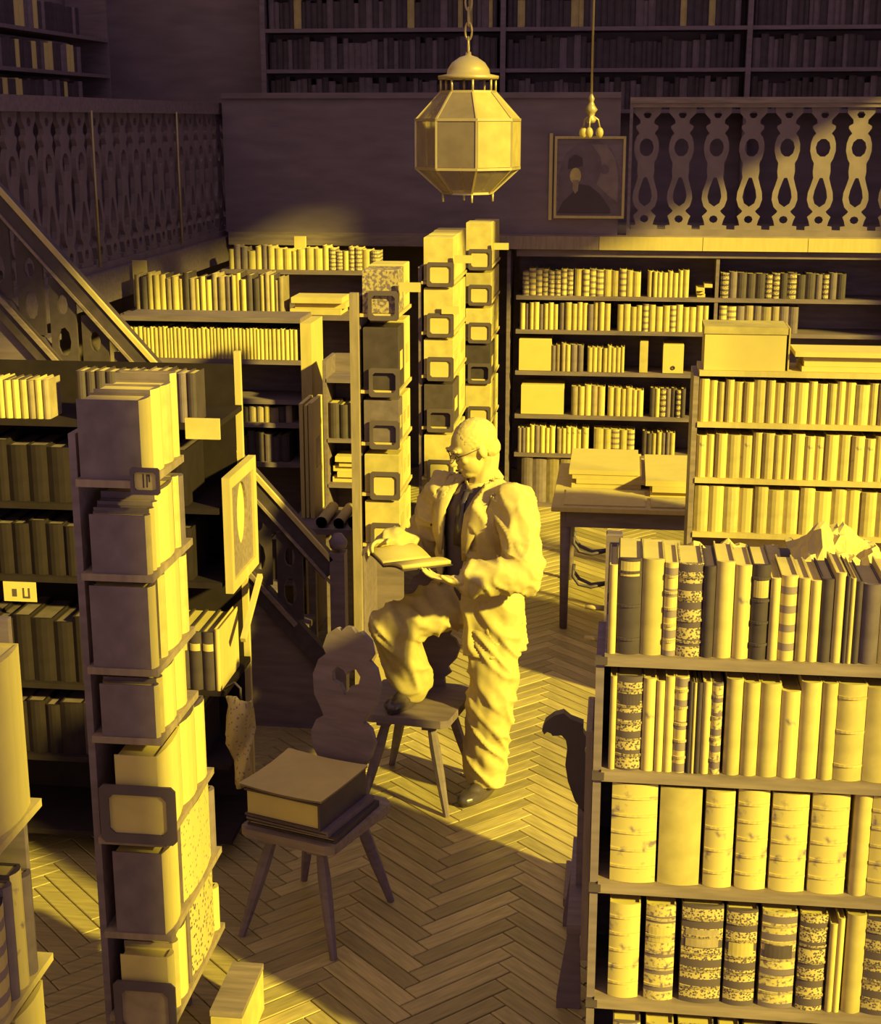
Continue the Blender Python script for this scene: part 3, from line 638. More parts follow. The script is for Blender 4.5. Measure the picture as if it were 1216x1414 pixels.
q = MB(); q.plate([(-hw + .03, -hh + .045), (hw - .045, -hh + .045), (hw - .045, hh - .045), (-hw + .03, hh - .045)], [arc(-.0, .04, .075, .125, 20)], -.005, .005, 'x'); q.obj('oval_panel', 'wood_mid', pn)
q = MB(); q.box(-.011, -.0055, -hw + .04, hw - .055, -hh + .06, hh - .06); q.obj('oval_backing', 'white', pn)
q = MB(); q.bar((.018, .2, z0 - .05 - (z0 + z1) / 2), (.018, -.1, z0 - .22 - (z0 + z1) / 2), .02, .02); q.obj('bracket', 'wood_pale', pn)
yrow_w = 'top of the oval-panel bookcase'
row(rand_specs(.40, (.022, .030), .15, .13, ['dark/white', 'cream', 'dark/cream', 'tan'], .05, 91), -2.50, SY0 + .02, s2z[0], 'top shelf of the oval-panel bookcase', 'shaded end', 'top shelf of the oval-panel bookcase')
row(rand_specs(.50, (.03, .045), .19, .13, ['dark', 'brown', 'dark'], .06, 92), -2.0, SY0 + .02, s2z[0], 'top shelf of the oval-panel bookcase', 'shaded end', 'top shelf of the oval-panel bookcase', start=16)
for k, z in enumerate(s2z[1:3]):
    row(rand_specs(.95, (.05, .09), .24 if k == 0 else .22, .25, ['shade_black'], .12, 93 + k), -2.52, SY0 + .02, z, '%s shelf of the oval-panel bookcase' % ('second', 'third')[k], 'shaded end', 'dark books, %d' % k)
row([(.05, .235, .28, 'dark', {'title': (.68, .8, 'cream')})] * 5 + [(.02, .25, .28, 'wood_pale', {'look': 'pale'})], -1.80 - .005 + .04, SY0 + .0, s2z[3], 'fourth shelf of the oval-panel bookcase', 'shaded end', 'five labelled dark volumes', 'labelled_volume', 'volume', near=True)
row(rand_specs(.7, (.06, .09), .27, .27, ['shade_black'], .1, 96), -2.52, SY0 + .02, s2z[3], 'fourth shelf of the oval-panel bookcase', 'back post', 'fourth shelf dark books')
row(rand_specs(.98, (.05, .10), .22, .27, ['shade_black', 'shade_black', 'dark'], .1, 97), -2.52, SY0 + .02, s2z[4], 'fifth shelf of the oval-panel bookcase', 'shaded post', 'fifth shelf dark books')
cd = thing('card_sign', 'small white card lettered U, clipped to the shaded shelf of the oval-panel bookcase', 'sign', (P(30, 836, SY0).x, SY0 - .006, s2z[2] - .10))
q = MB(); q.box(-.065, .065, -.002, .002, -.0, .078); q.obj('card', 'paper', cd)
q = MB(); 
for (a, c, e, f) in ((.012, .018, .02, .055), (.034, .040, .02, .055), (.012, .040, .014, .021), (-.03, -.012, .02, .05)): q.box(a, c, -.0035, -.0018, e, f)
q.obj('lettering', 'ink', cd)

# --- staircase to the side gallery
stA, stB = P(0, 262, 6.6), P(460, 775, 6.6)
slope = (stB.z - stA.z) / (stB.x - stA.x)
stair = thing('staircase', 'steep dark staircase with pierced balustrade climbing to the side gallery', 'staircase', (-2.1, 6.9, 0))
ox, oy = 2.1, -6.9
xa, xb = -2.95, stB.x
def hz(x): return stB.z + slope * (x - stB.x)
q = MB(); q.bar((xa + ox, 6.6 + oy, hz(xa) - .05), (xb + ox, 6.6 + oy, hz(xb) - .05), .06, .10); q.obj('handrail', 'dark', stair)  # rail, stringer and pierced boards coloured dark for the shade over the stair
q = MB(); q.bar((xa + ox, 6.57 + oy, hz(xa) + .012), (xb + ox, 6.57 + oy, hz(xb) + .012), .02, .02); q.obj('handrail_lit_edge', 'wood_pale', stair)  # pale strips along rail and stringer stand for their lit edges
q = MB(); q.bar((xa + ox, 6.565 + oy, hz(xa) - .105), (xb + ox, 6.565 + oy, hz(xb) - .105), .012, .012); q.obj('handrail_lit_edge', 'wood_mid', stair)
so = .56
q = MB(); q.bar((xa + ox, 6.6 + oy, hz(xa) - so), (xb + ox, 6.6 + oy, hz(xb) - so), .05, .09); q.obj('stringer', 'dark', stair)
q = MB(); q.bar((xa + ox, 6.57 + oy, hz(xa) - so + .04), (-1.5 + ox, 6.57 + oy, hz(-1.5) - so + .04), .02, .02); q.obj('stringer_lit_edge', 'wood_mid', stair)
x = xa + .09
while x < xb - .12:                                       # pierced vertical boards, sheared to the slope
    zt, zb_ = hz(x) - .10, hz(x) - so + .03; hgt = zt - zb_
    q = MB(); q.plate([(-.062, 0), (.062, slope * 0 + 0), (.062, hgt), (-.062, hgt)], [arc(0, hgt * .32, .032, hgt * .16, 9), arc(0, hgt * .72, .026, hgt * .11, 9)], -.008, .008, 'y')
    me_o = q.obj('pierced_board', 'dark', stair, (x + ox, 6.6 + oy, zb_)); x += .148
n_st = 10
for k in range(n_st):
    z = 2.0 * (k + 1) / (n_st + 1); xx = -1.35 - (2.0 / -slope) * (k + 1) / (n_st + 1) * 1.0 + .12
    q = MB(); q.box(xx - .22 + ox, xx + ox, 6.63 + oy, 7.25 + oy, z - .03, z); q.obj('tread', 'wood_dark', stair)
q = MB(); q.prism([(xb + ox - .02, 0), (xb + ox - .02, hz(xb) - so - .03), (xa + ox, hz(xa) - so - .05), (xa + ox, 0)], 6.605 + oy, 6.625 + oy, 'y'); q.obj('side_board', 'wood_dark', stair)
q = MB(); q.box(xb - .01 + ox, xb + .06 + ox, 6.56 + oy, 6.64 + oy, 0, hz(xb) + .05); q.lathe([(0, .0), (.04, .02), (.045, .05), (.02, .085), (0, .09)], (xb + .025 + ox, 6.6 + oy, hz(xb) + .05), 10); q.obj('newel_post', 'wood_dark', stair)

# --- portfolio bookcase under the side gallery and the two rows behind
MY = 8.0
mz = [P(415, y, MY).z for y in (440, 497, 553, 583, 640)] + [.35]
mc, put = case('portfolio_bookcase', 'dark bookcase with a pale end post and a portfolio leaning on it, behind the stairs', -2.78, -1.76, MY, MY + .32, [mz[0] + .0, mz[1] - .004, mz[2], mz[3] - .01, mz[4], .3], mz[0] - .02, 'wood_dark', .026, uprights=(-2.805,))
put('end_post', -1.76, -1.70, MY, MY + .32, 0, mz[0] - .026, m='wood_pale')
row(rand_specs(.985, (.016, .026), mz[0] - mz[1] - .055, .2, ['dark/white', 'white', 'dark/cream', 'cream', 'white', 'cream'], .06, 101), -2.76, MY + .008, mz[1] - .004, 'top shelf of the portfolio bookcase', 'far post', 'slim pamphlets, portfolio bookcase', 'pamphlet_volume', 'pamphlet', noun='slim pamphlet')
row(rand_specs(.36, (.03, .05), .10, .2, ['dark', 'tan', 'dark', 'cream'], .2, 102), -2.15, MY + .02, mz[3] - .01, 'third shelf of the portfolio bookcase', 'far post', 'portfolio bookcase third shelf')
row(rand_specs(.5, (.03, .055), .185, .2, ['dark', 'brown', 'cream', 'dark', 'dark'], .25, 103), -2.3, MY + .02, mz[4], 'fourth shelf of the portfolio bookcase', 'far post', 'portfolio bookcase fourth shelf')
row(rand_specs(.55, (.04, .06), .24, .2, ['dark', 'brown', 'dark'], .2, 104), -2.35, MY + .02, .3, 'bottom shelf of the portfolio bookcase', 'far post', 'portfolio bookcase bottom shelf')
pf = thing('portfolio', 'tall pale portfolio of boards leaning on the end post before the bookcase', 'portfolio', (-1.615, 7.62, 0))
za, zb2 = P(450, 560, 7.46).z, P(440, 718, 7.46).z
q = MB(); q.box(-.05, -.03, -.13, .13, zb2, za); q.box(-.024, -.008, -.125, .128, zb2, za - .01); q.box(.0, .022, -.13, .13, zb2, za + .005); q.obj('boards', 'white', pf)
q = MB(); q.box(-.01, .006, -.11, .11, zb2 + .02, za - .03); q.obj('sheets', 'cream', pf)
q = MB(); q.box(.022, .024, -.05, .05, za - .36, za - .2); q.obj('spine_label', 'tan', pf)
# low desk under the portfolio with rolled maps and papers
dk = thing('side_desk', 'low dark desk carrying rolled maps between the portfolio and the label stacks', 'desk', (-1.44, 7.53, 0))
dz = zb2 - .002
q = MB(); q.box(-.26, .14, -.24, .22, dz - .03, dz); q.obj('desk_top', 'wood_dark', dk)
for sx in (-.22, .10):
    for sy in (-.20, .18): q = MB(); q.box(sx - .02, sx + .02, sy - .02, sy + .02, 0, dz - .03); q.obj('leg', 'wood_dark', dk)
for k, (px, py, r_) in enumerate(((487, 708, .036), (463, 728, .028), (450, 712, .03))):
    p = P(px, py, 7.26); q = MB(); L_ = .32
    q.lathe([(r_, 0), (r_, L_), (r_ - .006, L_), (r_ - .006, 0), (r_, 0)], n=16)
    x_ = (-1.345, -1.43, -1.52)[k]
    tag(q.obj('rolled_map', 'paper', None, (x_, 7.31, dz + r_ + .0008), rot=(-math.pi / 2, 0, 0)), ('thick rolled map on the desk nearest the brown upright', 'thin rolled map in the middle of the desk', 'rolled map on the desk below the portfolio')[k], 'map')
sh = thing('shaded_bookcase', 'shaded narrow bookcase holding paper piles between the end post and brown upright', 'bookcase', (-1.43, 7.90, 0))
for z in (1.52, 1.19, dz + .12): q = MB(); q.box(-.15, .15, -.12, .14, z - .02, z); q.obj('shelf', 'wood_dark', sh)
q = MB(); q.box(-.15, .15, .14, .16, 0, 1.62); q.obj('back_panel', 'wood_dark', sh)
for sx in (-.16, .15): q = MB(); q.box(sx - .005, sx + .015, -.12, .16, 0, 1.62); q.obj('upright', 'wood_dark', sh)
zz = dz + .12
paper_stack('thick pile of loose papers on the shaded narrow bookcase', -1.54, -1.33, 7.82, 7.98, zz, zz + .15, 5, seed=21)
row(rand_specs(.28, (.04, .06), .2, .2, ['dark', 'brown'], .1, 105), -1.572, 7.80, 1.19, 'upper shelf of the shaded narrow bookcase', 'portfolio side', 'shaded narrow bookcase')

NY = 8.5
nz = P(300, 433, NY).z
nc, put = case('gallery_side_bookcase', 'dark bookcase topped by a long row of worn books below the side railing', -2.93, -1.53, NY, NY + .3, [nz, nz - .32, nz - .64], nz - .01, 'wood_dark', .03)
row(rand_specs(.92, (.022, .042), .24, .18, ['tan', 'dark', 'cream', 'brown', 'tan', 'cream', 'dark/white'], .2, 111, .5), -2.87, NY + .02, nz, 'on the bookcase below the side railing', 'railing corner', 'worn books below the side railing')
paper_stack('wide shallow pile of white papers beside the worn books', -1.90, -1.60, NY + .03, NY + .26, nz, nz + .10, 3, seed=31)
row(rand_specs(1.0, (.05, .07), .24, .2, ['dark', 'brown'], .1, 112), -2.8, NY + .02, nz - .32, 'shelf under the worn books', 'railing corner', 'shelf under the worn books')
bs = thing('tall_card', 'tall white card standing at the railing end of the worn books', 'card', (-2.905, NY + .26, nz)); q = MB(); q.box(-.045, .045, -.004, .004, .0008, .28); q.obj('card', 'white', bs)
OY = 10.4
oz = P(400, 373, OY).z
oc2, put = case('far_side_bookcase', 'farther dark bookcase topped by short leather books below the shade panel', -2.85, -1.66, OY, OY + .3, [oz, oz - .3, oz - .6], oz - .01, 'wood_dark', .03)
row(rand_specs(1.12, (.035, .065), .17, .16, ['tan', 'cream', 'brown', 'tooled_light', 'cream'], .25, 113, .5), -2.8, OY + .02, oz, 'on the farther bookcase below the shade panel', 'railing corner', 'short books below the parapet')
paper_stack('short white slip standing up behind the short leather books', -2.36, -2.28, OY + .2, OY + .24, oz, oz + .22, 1, seed=33)
# ------------------------------------------------------------------ carved plank chairs
def mirror(half): return [(x, z) for x, z in half] + [(-x, z) for x, z in reversed(half)]
def plank_chair(label, loc, rotz, seat_m='wood_mid', back=True, backh=.62, legm='wood_dark', group=None):
    o = thing('carved_chair', label, 'chair', loc, rotz, group); sh_ = .43
    q = MB(); pts = [(-.16, -.22), (-.19, -.20), (-.215, .18), (-.18, .215), (.18, .215), (.215, .18), (.19, -.20), (.16, -.22)]
    q.prism(pts, sh_ - .035, sh_, 'z'); q.obj('seat', seat_m, o)
    for sx in (-1, 1):
        q = MB(); q.box(sx * .10 - .03, sx * .10 + .03, -.19, .19, sh_ - .06, sh_ - .0355); q.obj('batten', legm, o)
        for sy in (-1, 1):
            q = MB(); a, c = Vector((sx * .10, sy * .14, sh_ - .06)), Vector((sx * .19, sy * .225, 0))
            q.tube([a, a.lerp(c, .25), a.lerp(c, .55), a.lerp(c, .97), c], [.019, .024, .022, .014, .014], 8, smooth=False); q.obj('leg', legm, o)
    if back:
        H = backh; half = [(.075, -.02), (.07, .03), (.10, .06), (.085, .09), (.12, .14), (.135, .20), (.115, .25), (.085, .27), (.10, .30), (.13, .345), (.14, .42), (.12, .48), (.09, .505), (.105, .53), (.09, .58), (.05, .61), (.03, .60), (0.012, .62)]
        half = [(x, z * H / .62) for x, z in half]
        hp = mirror(half); q = MB(); hole = [(0, .36), (.025, .40), (.055, .41), (.06, .44), (.04, .465), (.012, .455), (0, .44), (-.012, .455), (-.04, .465), (-.06, .44), (-.055, .41), (-.025, .40)]
        q.plate(hp, [[(x, z * H / .62) for x, z in hole]], -.013, .013, 'y')
        q.obj('carved_back', legm, o, (0, .19, sh_ + .012), rot=(math.radians(-9), 0, 0))
    return o
ch1 = plank_chair('carved plank chair carrying a huge folio, standing on the parquet', (-1.055, 4.86, 0), math.radians(-18))
ch2 = plank_chair('carved plank chair under the raised foot of the man', (-.835, 5.99, 0), math.radians(-8), 'wood_dark', backh=.5)
def flat_book(name, label, c, w, d, h, rot, cover, cat='book', parts=True):
    o = thing(name, label, cat, c, rot)
    q = MB(); q.box(-w / 2, w / 2, -d / 2, d / 2, 0.0008, .008); q.box(-w / 2, w / 2, -d / 2, d / 2, h - .008, h); q.box(w / 2 - .008, w / 2, -d / 2, d / 2, .008, h - .008); q.obj('cover', cover, o)
    q = MB(); q.box(-w / 2 + .008, w / 2 - .0085, -d / 2 + .008, d / 2 - .008, .0085, h - .0085); q.obj('pages', 'paper', o)
    return o
R18 = math.radians(-18)
flat_book('thin_folio', 'wide thin dark folio lying lowest on the carved chair', (-1.055, 4.835, .43), .36, .33, .024, R18, 'dark')
flat_book('thin_folio', 'thin brown folio lying under the huge folio on the chair', (-1.065, 4.83, .4545), .34, .33, .022, R18 - .03, 'brown')
flat_book('huge_folio', 'huge thick folio lying on the carved chair with a loose sheet', (-1.08, 4.82, .477), .31, .33, .105, R18 - .02, 'dark')
q = MB(); n = 10; vs_ = []
for i in range(n + 1):
    for j in range(n + 1):
        u, w_ = i / n - .5, j / n - .5; vs_.append((u * .34, w_ * .34, .002 + .006 * (1 + math.sin(u * 5 + 1) * math.cos(w_ * 4)) * abs(u * 2)))
fs_ = [(i * (n + 1) + j, (i + 1) * (n + 1) + j, (i + 1) * (n + 1) + j + 1, i * (n + 1) + j + 1) for i in range(n) for j in range(n)]
q.add(vs_, fs_, 0, True); q.add([(x_, y_, z_ + .006) for x_, y_, z_ in vs_], [tuple(reversed(f)) for f in fs_], 0, True)
tag(q.obj('loose_sheets', 'paper', None, (-1.085, 4.82, .5825), R18 - .02, fix=False), 'few loose white sheets lying on the huge folio', 'papers')
# crumpled cloth wrapper hanging beside the carved chair
rg = []
q = MB(); nn = 12
for i in range(nn + 1):
    for j in range(9):
        u, t = i / nn, j / 8; a = (u - .5) * 2.4
        rr = .055 * (1 - .5 * t ** 2) * (1 + .35 * noise.noise(Vector((u * 6, t * 7, 2.0))))
        q.v.append((rr * math.sin(a), -rr * math.cos(a) + .03 * math.sin(t * 9 + u * 5), .36 * (1 - t)))
for i in range(nn):
    for j in range(8): a = i * 9 + j; q.f.append([a, a + 9, a + 10, a + 1]); q.m.append(0); q.sm.append(True)
cl = q.obj('cloth_wrapper', 'speckle_light', None, (-1.395, 5.14, .40)); hk = MB(); hk.tube([(0, 0, .33), (0, 0, .385), (-.03, .03, .395), (-.076, .055, .36)], .005, 6); hk.obj('hook', 'iron', cl); sm_ = cl.modifiers.new('thick', 'SOLIDIFY'); sm_.thickness = .006
tag(cl, 'pale crumpled patterned cloth hanging on the oval-panel bookcase corner', 'cloth')

# ------------------------------------------------------------------ bench with scrolled arm beside the folio bookcase
bn = thing('carved_bench', 'dark carved bench end with scrolled arm standing against the folio bookcase', 'bench', (-.10, 4.45, 0))
q = MB(); q.bevbox(.028, .05, -.22, .06, .28, 1.07, .004); q.obj('back_board', 'wood_grey', bn)
q = MB(); q.box(-.02, .028, -.10, .52, .30, .335); q.obj('seat', 'wood_dark', bn)
for yy in (-.06, .46): q = MB(); q.prism([(-.05, 0), (-.05, .04), (-.015, .30), (.02, .30), (.03, .06), (.03, 0)], yy, yy + .03, 'y'); q.obj('leg_board', 'wood_dark', bn)
sc = [(.03, .60), (.03, .78), (.018, .84), (.03, .87), (.012, .90), (.012, .93), (-.03, .945), (-.055, .965), (-.085, .955), (-.115, .93), (-.125, .90), (-.118, .885), (-.108, .895), (-.095, .89), (-.09, .882), (-.06, .885), (-.045, .87), (-.04, .84), (-.045, .78), (-.035, .72), (-.01, .65)]
q = MB(); q.prism(sc, .16, .20, 'y'); q.obj('scrolled_arm', 'iron', bn)  # near-black colour carries the shade of the arm's unlit face
q = MB(); q.box(.0, .03, .16, .20, .335, .62); q.obj('arm_post', 'wood_dark', bn)

# ------------------------------------------------------------------ hanging lantern, pendant lamp, beams
b = MB(); b.box(-4.3, 4.0, 5.9, 6.1, 4.75, 4.95); struct(b.obj('trim_3', 'wood_dark'))
b = MB(); b.box(-4.3, 4.0, 7.9, 8.1, 4.75, 4.95); struct(b.obj('trim_4', 'wood_dark'))
def mat_glass(name, col, alpha, rough=.4):
    m = bpy.data.materials.new(name); m.use_nodes = True; nt = m.node_tree; N = nt.nodes; L = nt.links
    b_ = N['Principled BSDF']; col = tone(col); b_.inputs['Base Color'].default_value = (*col, 1); b_.inputs['Roughness'].default_value = rough
    tr = N.new('ShaderNodeBsdfTransparent'); tl = N.new('ShaderNodeBsdfTranslucent'); tl.inputs[0].default_value = (*col, 1)
    a = N.new('ShaderNodeMixShader'); a.inputs[0].default_value = .3; L.new(b_.outputs[0], a.inputs[1]); L.new(tl.outputs[0], a.inputs[2])
    tc = N.new('ShaderNodeTexCoord'); nz_ = N.new('ShaderNodeTexNoise'); nz_.inputs['Scale'].default_value = 14; L.new(tc.outputs['Object'], nz_.inputs['Vector'])
    mr = N.new('ShaderNodeMapRange'); mr.inputs[1].default_value = .35; mr.inputs[2].default_value = .65; mr.inputs[3].default_value = max(0, alpha - .15); mr.inputs[4].default_value = min(1, alpha + .1)
    L.new(nz_.outputs[0], mr.inputs[0])
    c = N.new('ShaderNodeMixShader'); L.new(mr.outputs[0], c.inputs[0]); L.new(tr.outputs[0], c.inputs[1]); L.new(a.outputs[0], c.inputs[2])
    L.new(c.outputs[0], N['Material Output'].inputs[0]); return m
M['frost'] = mat_glass('frosted_lit_glass', (.85, .60, .08), .9)
M['grimy'] = mat_glass('grimy_dim_glass', (.40, .38, .08), .8)
M['clear'] = mat_glass('clear_unlit_glass', (.55, .38, .08), .35)
LC = P(646, 200, 6.0)
lt = thing('hanging_lantern', 'octagonal glass lantern hanging on a chain above the man', 'lantern', (LC.x, 6.0, 2.545))
rot8 = math.radians(15)
def ring8(r, z): return [Vector((r * math.cos(rot8 + math.pi / 4 * k), r * math.sin(rot8 + math.pi / 4 * k), z)) for k in range(8)]
LEV = [(.10, .045), (.207, .140), (.207, .325), (.108, .430)]
rings = [ring8(r, z) for r, z in LEV]
for a in range(3):
    for k in range(8):
        j = (k + 1) % 8; c4 = [rings[a][k], rings[a][j], rings[a + 1][j], rings[a + 1][k]]
        cen = sum(c4, Vector()) / 4; nrm = (c4[1] - c4[0]).cross(c4[3] - c4[0]).normalized()
        q = MB(); c4 = [cen + (p - cen) * .93 for p in c4]; q.add([p - nrm * .0015 for p in c4] + [p + nrm * .0015 for p in c4], [(0, 1, 2, 3), (7, 6, 5, 4), (0, 1, 5, 4), (1, 2, 6, 5), (2, 3, 7, 6), (3, 0, 4, 7)])
        q.obj('pane', 'clear' if a == 0 or k in (2, 3, 4) else ('grimy' if k == 5 else 'frost'), lt)  # right panes coloured as lit, front dimmer with grime, left as unlit
for a in range(4):
    q = MB()
    for k in range(8): q.bar(rings[a][k], rings[a][(k + 1) % 8], .010, .010)
    q.obj('frame_ring', 'brass', lt)
for a in range(3):
    for k in range(8): q = MB(); q.bar(rings[a][k], rings[a + 1][k], .008, .008); q.obj('frame_rib', 'brass', lt)
for k in range(8):
    if k % 2 == 0:
        p = rings[0][k]; q = MB(); q.tube([p, p + Vector((0, 0, -.035))], .005, 6); q.obj('foot_pin', 'brass', lt)
    p = rings[3][k]; q = MB(); q.tube([p, p + Vector((0, 0, .05))], .005, 6); q.obj('cap_pin', 'brass', lt)
q = MB(); q.lathe([(0.0, .478), (.118, .478), (.12, .49), (.085, .497), (.082, .515), (.065, .54), (.035, .56), (.012, .567), (.010, .58), (0, .58)], n=24); q.obj('domed_cap', 'brass', lt)
z = .572; k = 0
while z < 2.18:
    q = MB(); pts = []
    for i in range(13):
        a = 2 * math.pi * i / 12; u, w_ = .013 * math.cos(a), .033 * math.sin(a) + .03
        pts.append((u, 0, z + w_) if k % 2 else (0, u, z + w_))
    q.tube(pts, .0045, 5, cap=False); q.obj('chain_link', 'brass', lt); z += .054; k += 1
PL = P(815, 190, 8.0)
pl = thing('pendant_lamp', 'slim brass rod pendant with small bulbs hanging before the portrait', 'lamp', (PL.x, 8.0, PL.z))
q = MB(); q.tube([(0, 0, .2), (0, 0, 4.75 - PL.z)], .006, 8); q.obj('rod', 'brass', pl)
q = MB(); q.lathe([(0, .07), (.02, .075), (.028, .09), (.016, .105), (.022, .125), (.034, .14), (.02, .16), (.012, .18), (.018, .195), (.008, .215), (0, .23)], n=14); q.obj('turned_fitting', 'brass', pl)
for k in range(3):
    a = 2 * math.pi * k / 3 + .4; q = MB(); q.tube([(.01 * math.cos(a), .01 * math.sin(a), .11), (.04 * math.cos(a), .04 * math.sin(a), .09), (.05 * math.cos(a), .05 * math.sin(a), .05)], .005, 6); q.obj('arm', 'brass', pl)
    q = MB(); q.ell((.05 * math.cos(a), .05 * math.sin(a), .025), (.02, .02, .028)); q.obj('bulb', 'frost', pl)
# ------------------------------------------------------------------ portrait on the shade panel
pa, pc = P(766, 188, 10.985), P(861, 302, 10.985)
pw, ph = pc.x - pa.x, pa.z - pc.z
pt = thing('portrait_painting', 'framed portrait of a robed old man hanging on the dark shade panel', 'painting', ((pa.x + pc.x) / 2, 11.018, pc.z))
q = MB(); a, c = pw / 2, ph; t = .018
q.plate([(-a, 0), (a, 0), (a, c), (-a, c)], [[(-a + t, t), (a - t, t), (a - t, c - t), (-a + t, c - t)]], -.03, 0, 'y'); q.obj('frame', 'wood_pale', pt)
q = MB(); q.box(-a + t, a - t, -.016, -.004, t, c - t); q.obj('canvas', 'wood_dark', pt)
def flat(n, pts, m, d): q = MB(); q.prism([(x_ * a, z_ * c) for x_, z_ in pts], -.016 - d, -.0155, 'y'); return q.obj(n, m, pt)
M['paint_mid'] = mat('paint_mid', (.30, .2, .075), .6, .3, 12); M['paint_dim'] = mat('paint_dim', (.19, .125, .075), .6, .3, 12)
flat('painted_arch', [(-.88, .06), (-.88, .55), (-.7, .78), (-.35, .92), (.2, .95), (.6, .85), (.85, .6), (.88, .3), (.88, .06)], 'paint_dim', .001)
flat('painted_drape', [(.05, .9), (.45, .9), (.72, .72), (.8, .5), (.8, .2), (.55, .28), (.2, .42), (.35, .6), (.3, .75)], 'paint_mid', .002)
flat('painted_robe', [(-.9, .06), (-.75, .2), (-.5, .3), (-.3, .42), (0.0, .4), (.3, .3), (.6, .12), (.62, .06)], 'ink', .003)
flat('painted_face', [(-.40 + .16 * math.cos(t_), .52 + .10 * math.sin(t_)) for t_ in [2 * math.pi * i / 12 for i in range(12)]], 'cream', .004)
flat('painted_hat', [(-.62, .60), (-.2, .64), (-.22, .74), (-.42, .78), (-.6, .72)], 'ink', .005)
flat('painted_beard', [(-.48, .47), (-.30, .47), (-.32, .34), (-.40, .30), (-.48, .36)], 'tan', .005)
flat('painted_medallion', [(.42 + .13 * math.cos(t_), .60 + .06 * math.sin(t_)) for t_ in [2 * math.pi * i / 12 for i in range(12)]], 'paint_dim', .004)
b_ = P(762, 184, 10.985); c_ = P(762, 304, 10.985)
q = MB(); q.box(-.012, .012, -.02, .0, 0, b_.z - c_.z); tag(q.obj('wooden_lath', 'wood_pale', None, (b_.x - .005, 11.018, c_.z)), 'pale upright wooden lath on the shade panel beside the portrait', 'lath')

# ------------------------------------------------------------------ upper gallery shelves
g1 = thing('upper_bookcase', 'dark bookcase lining the back wall of the upper gallery', 'bookcase', (0, 12.3, 2.06))
for z in (.86, 1.17, 1.48, 1.79): q = MB(); q.box(-2.9, 3.9, -.14, .14, z, z + .03); q.obj('shelf', 'wood_dark', g1)
for x_ in (-2.92, -1.0, .9, 2.2, 3.9): q = MB(); q.box(x_ - .02, x_ + .02, -.15, .145, 0, 2.2); q.obj('upright', 'wood_dark', g1)
q = MB(); r = random.Random(3)
for z in (.89, 1.2, 1.51):
    for (xa_, xb_) in ((-2.88, -1.03), (-.97, .87), (.93, 2.17), (2.24, 3.86)):
        x_ = xa_
        while x_ < xb_ - .05:
            w_ = r.uniform(.03, .06); h_ = r.uniform(.19, .255); lite = r.random()
            pb = [(px_ + x_ + w_ / 2, py_ - .10) for px_, py_ in cover_pts(w_, .2, .008, .003, 3)]
            mi = 1 if (lite > .93 and z > 1.4) else (2 if lite > .6 else 0)
            q.prism(pb, z + .0008, z + h_, 'z', mi); x_ += w_ + .002
o = q.obj('gallery_books', ['dark', 'cream', 'brown'], None, (0, 12.3, 2.06), fix=False)  # mostly dark covers, the gallery's gloom put into their colour
tag(o, 'rows of dim old books filling the upper gallery shelves', 'books', kind='stuff')
g2 = thing('side_gallery_bookcase', 'dark bookcase on the side gallery wall with a few pale books', 'bookcase', (-4.1, 9.9, 2.0))
gz = [P(60, 150, 9.3).z * 0 + z_ for z_ in (2.95, 3.20, 3.46)]
for z in gz: q = MB(); q.box(-.16, .16, -1.6, 1.5, z - 2.0 - .025, z - 2.0); q.obj('shelf', 'wood_dark', g2)
for yy in (-1.62, 1.5): q = MB(); q.box(-.16, .16, yy, yy + .02, 0, 1.9); q.obj('upright', 'wood_dark', g2)
for k, z in enumerate(gz):
    sp = rand_specs(2.5, (.05, .09), .19, .2, ['dark', 'white', 'dark', 'brown', 'dark'], .1, 120 + k)
    yrow([(a[0], a[1], a[2], a[3], {}) for a in sp], -3.95, 8.4, z, '%s shelf, side gallery bookcase' % ('lowest', 'middle', 'upper')[k], 'stair end', 'gallery_volume', 'book', 'dim book')

# ------------------------------------------------------------------ the man
def evaluated(o):
    dg = bpy.context.evaluated_depsgraph_get(); dg.update(); return bpy.data.meshes.new_from_object(o.evaluated_get(dg))
def organic(name, mb, voxel, smooth=6, factor=.5):
    me = bpy.data.meshes.new(name); me.from_pydata(mb.v, [], mb.f); me.update()
    bm = bmesh.new(); bm.from_mesh(me); bmesh.ops.recalc_face_normals(bm, faces=bm.faces); bm.to_mesh(me); bm.free()
    t = bpy.data.objects.new('tmp_' + name, me); COL.objects.link(t)
    r = t.modifiers.new('r', 'REMESH'); r.mode = 'VOXEL'; r.voxel_size = voxel
    s_ = t.modifiers.new('s', 'SMOOTH'); s_.iterations = smooth; s_.factor = factor
    out = evaluated(t); bpy.data.objects.remove(t); out.name = name
    for p in out.polygons: p.use_smooth = True
    return out
def cap(mb, a, ra, b, rb, n=12):
    a, b = Vector(a), Vector(b); d = b - a; k = max(2, int(d.length / .03))
    mb.tube([a + d * i / k for i in range(k + 1)], [ra + (rb - ra) * i / k for i in range(k + 1)], n)
    mb.ell(a, (ra,) * 3, nu=n, nv=8); mb.ell(b, (rb,) * 3, nu=n, nv=8)
def chain(mb, pts, rad, n=12):
    for i in range(len(pts) - 1): cap(mb, pts[i], rad[i], pts[i + 1], rad[i + 1], n)
TF = Vector((-.6, -.8, 0)); TL = Vector((.8, -.6, 0)); UP = Vector((0, 0, 1))
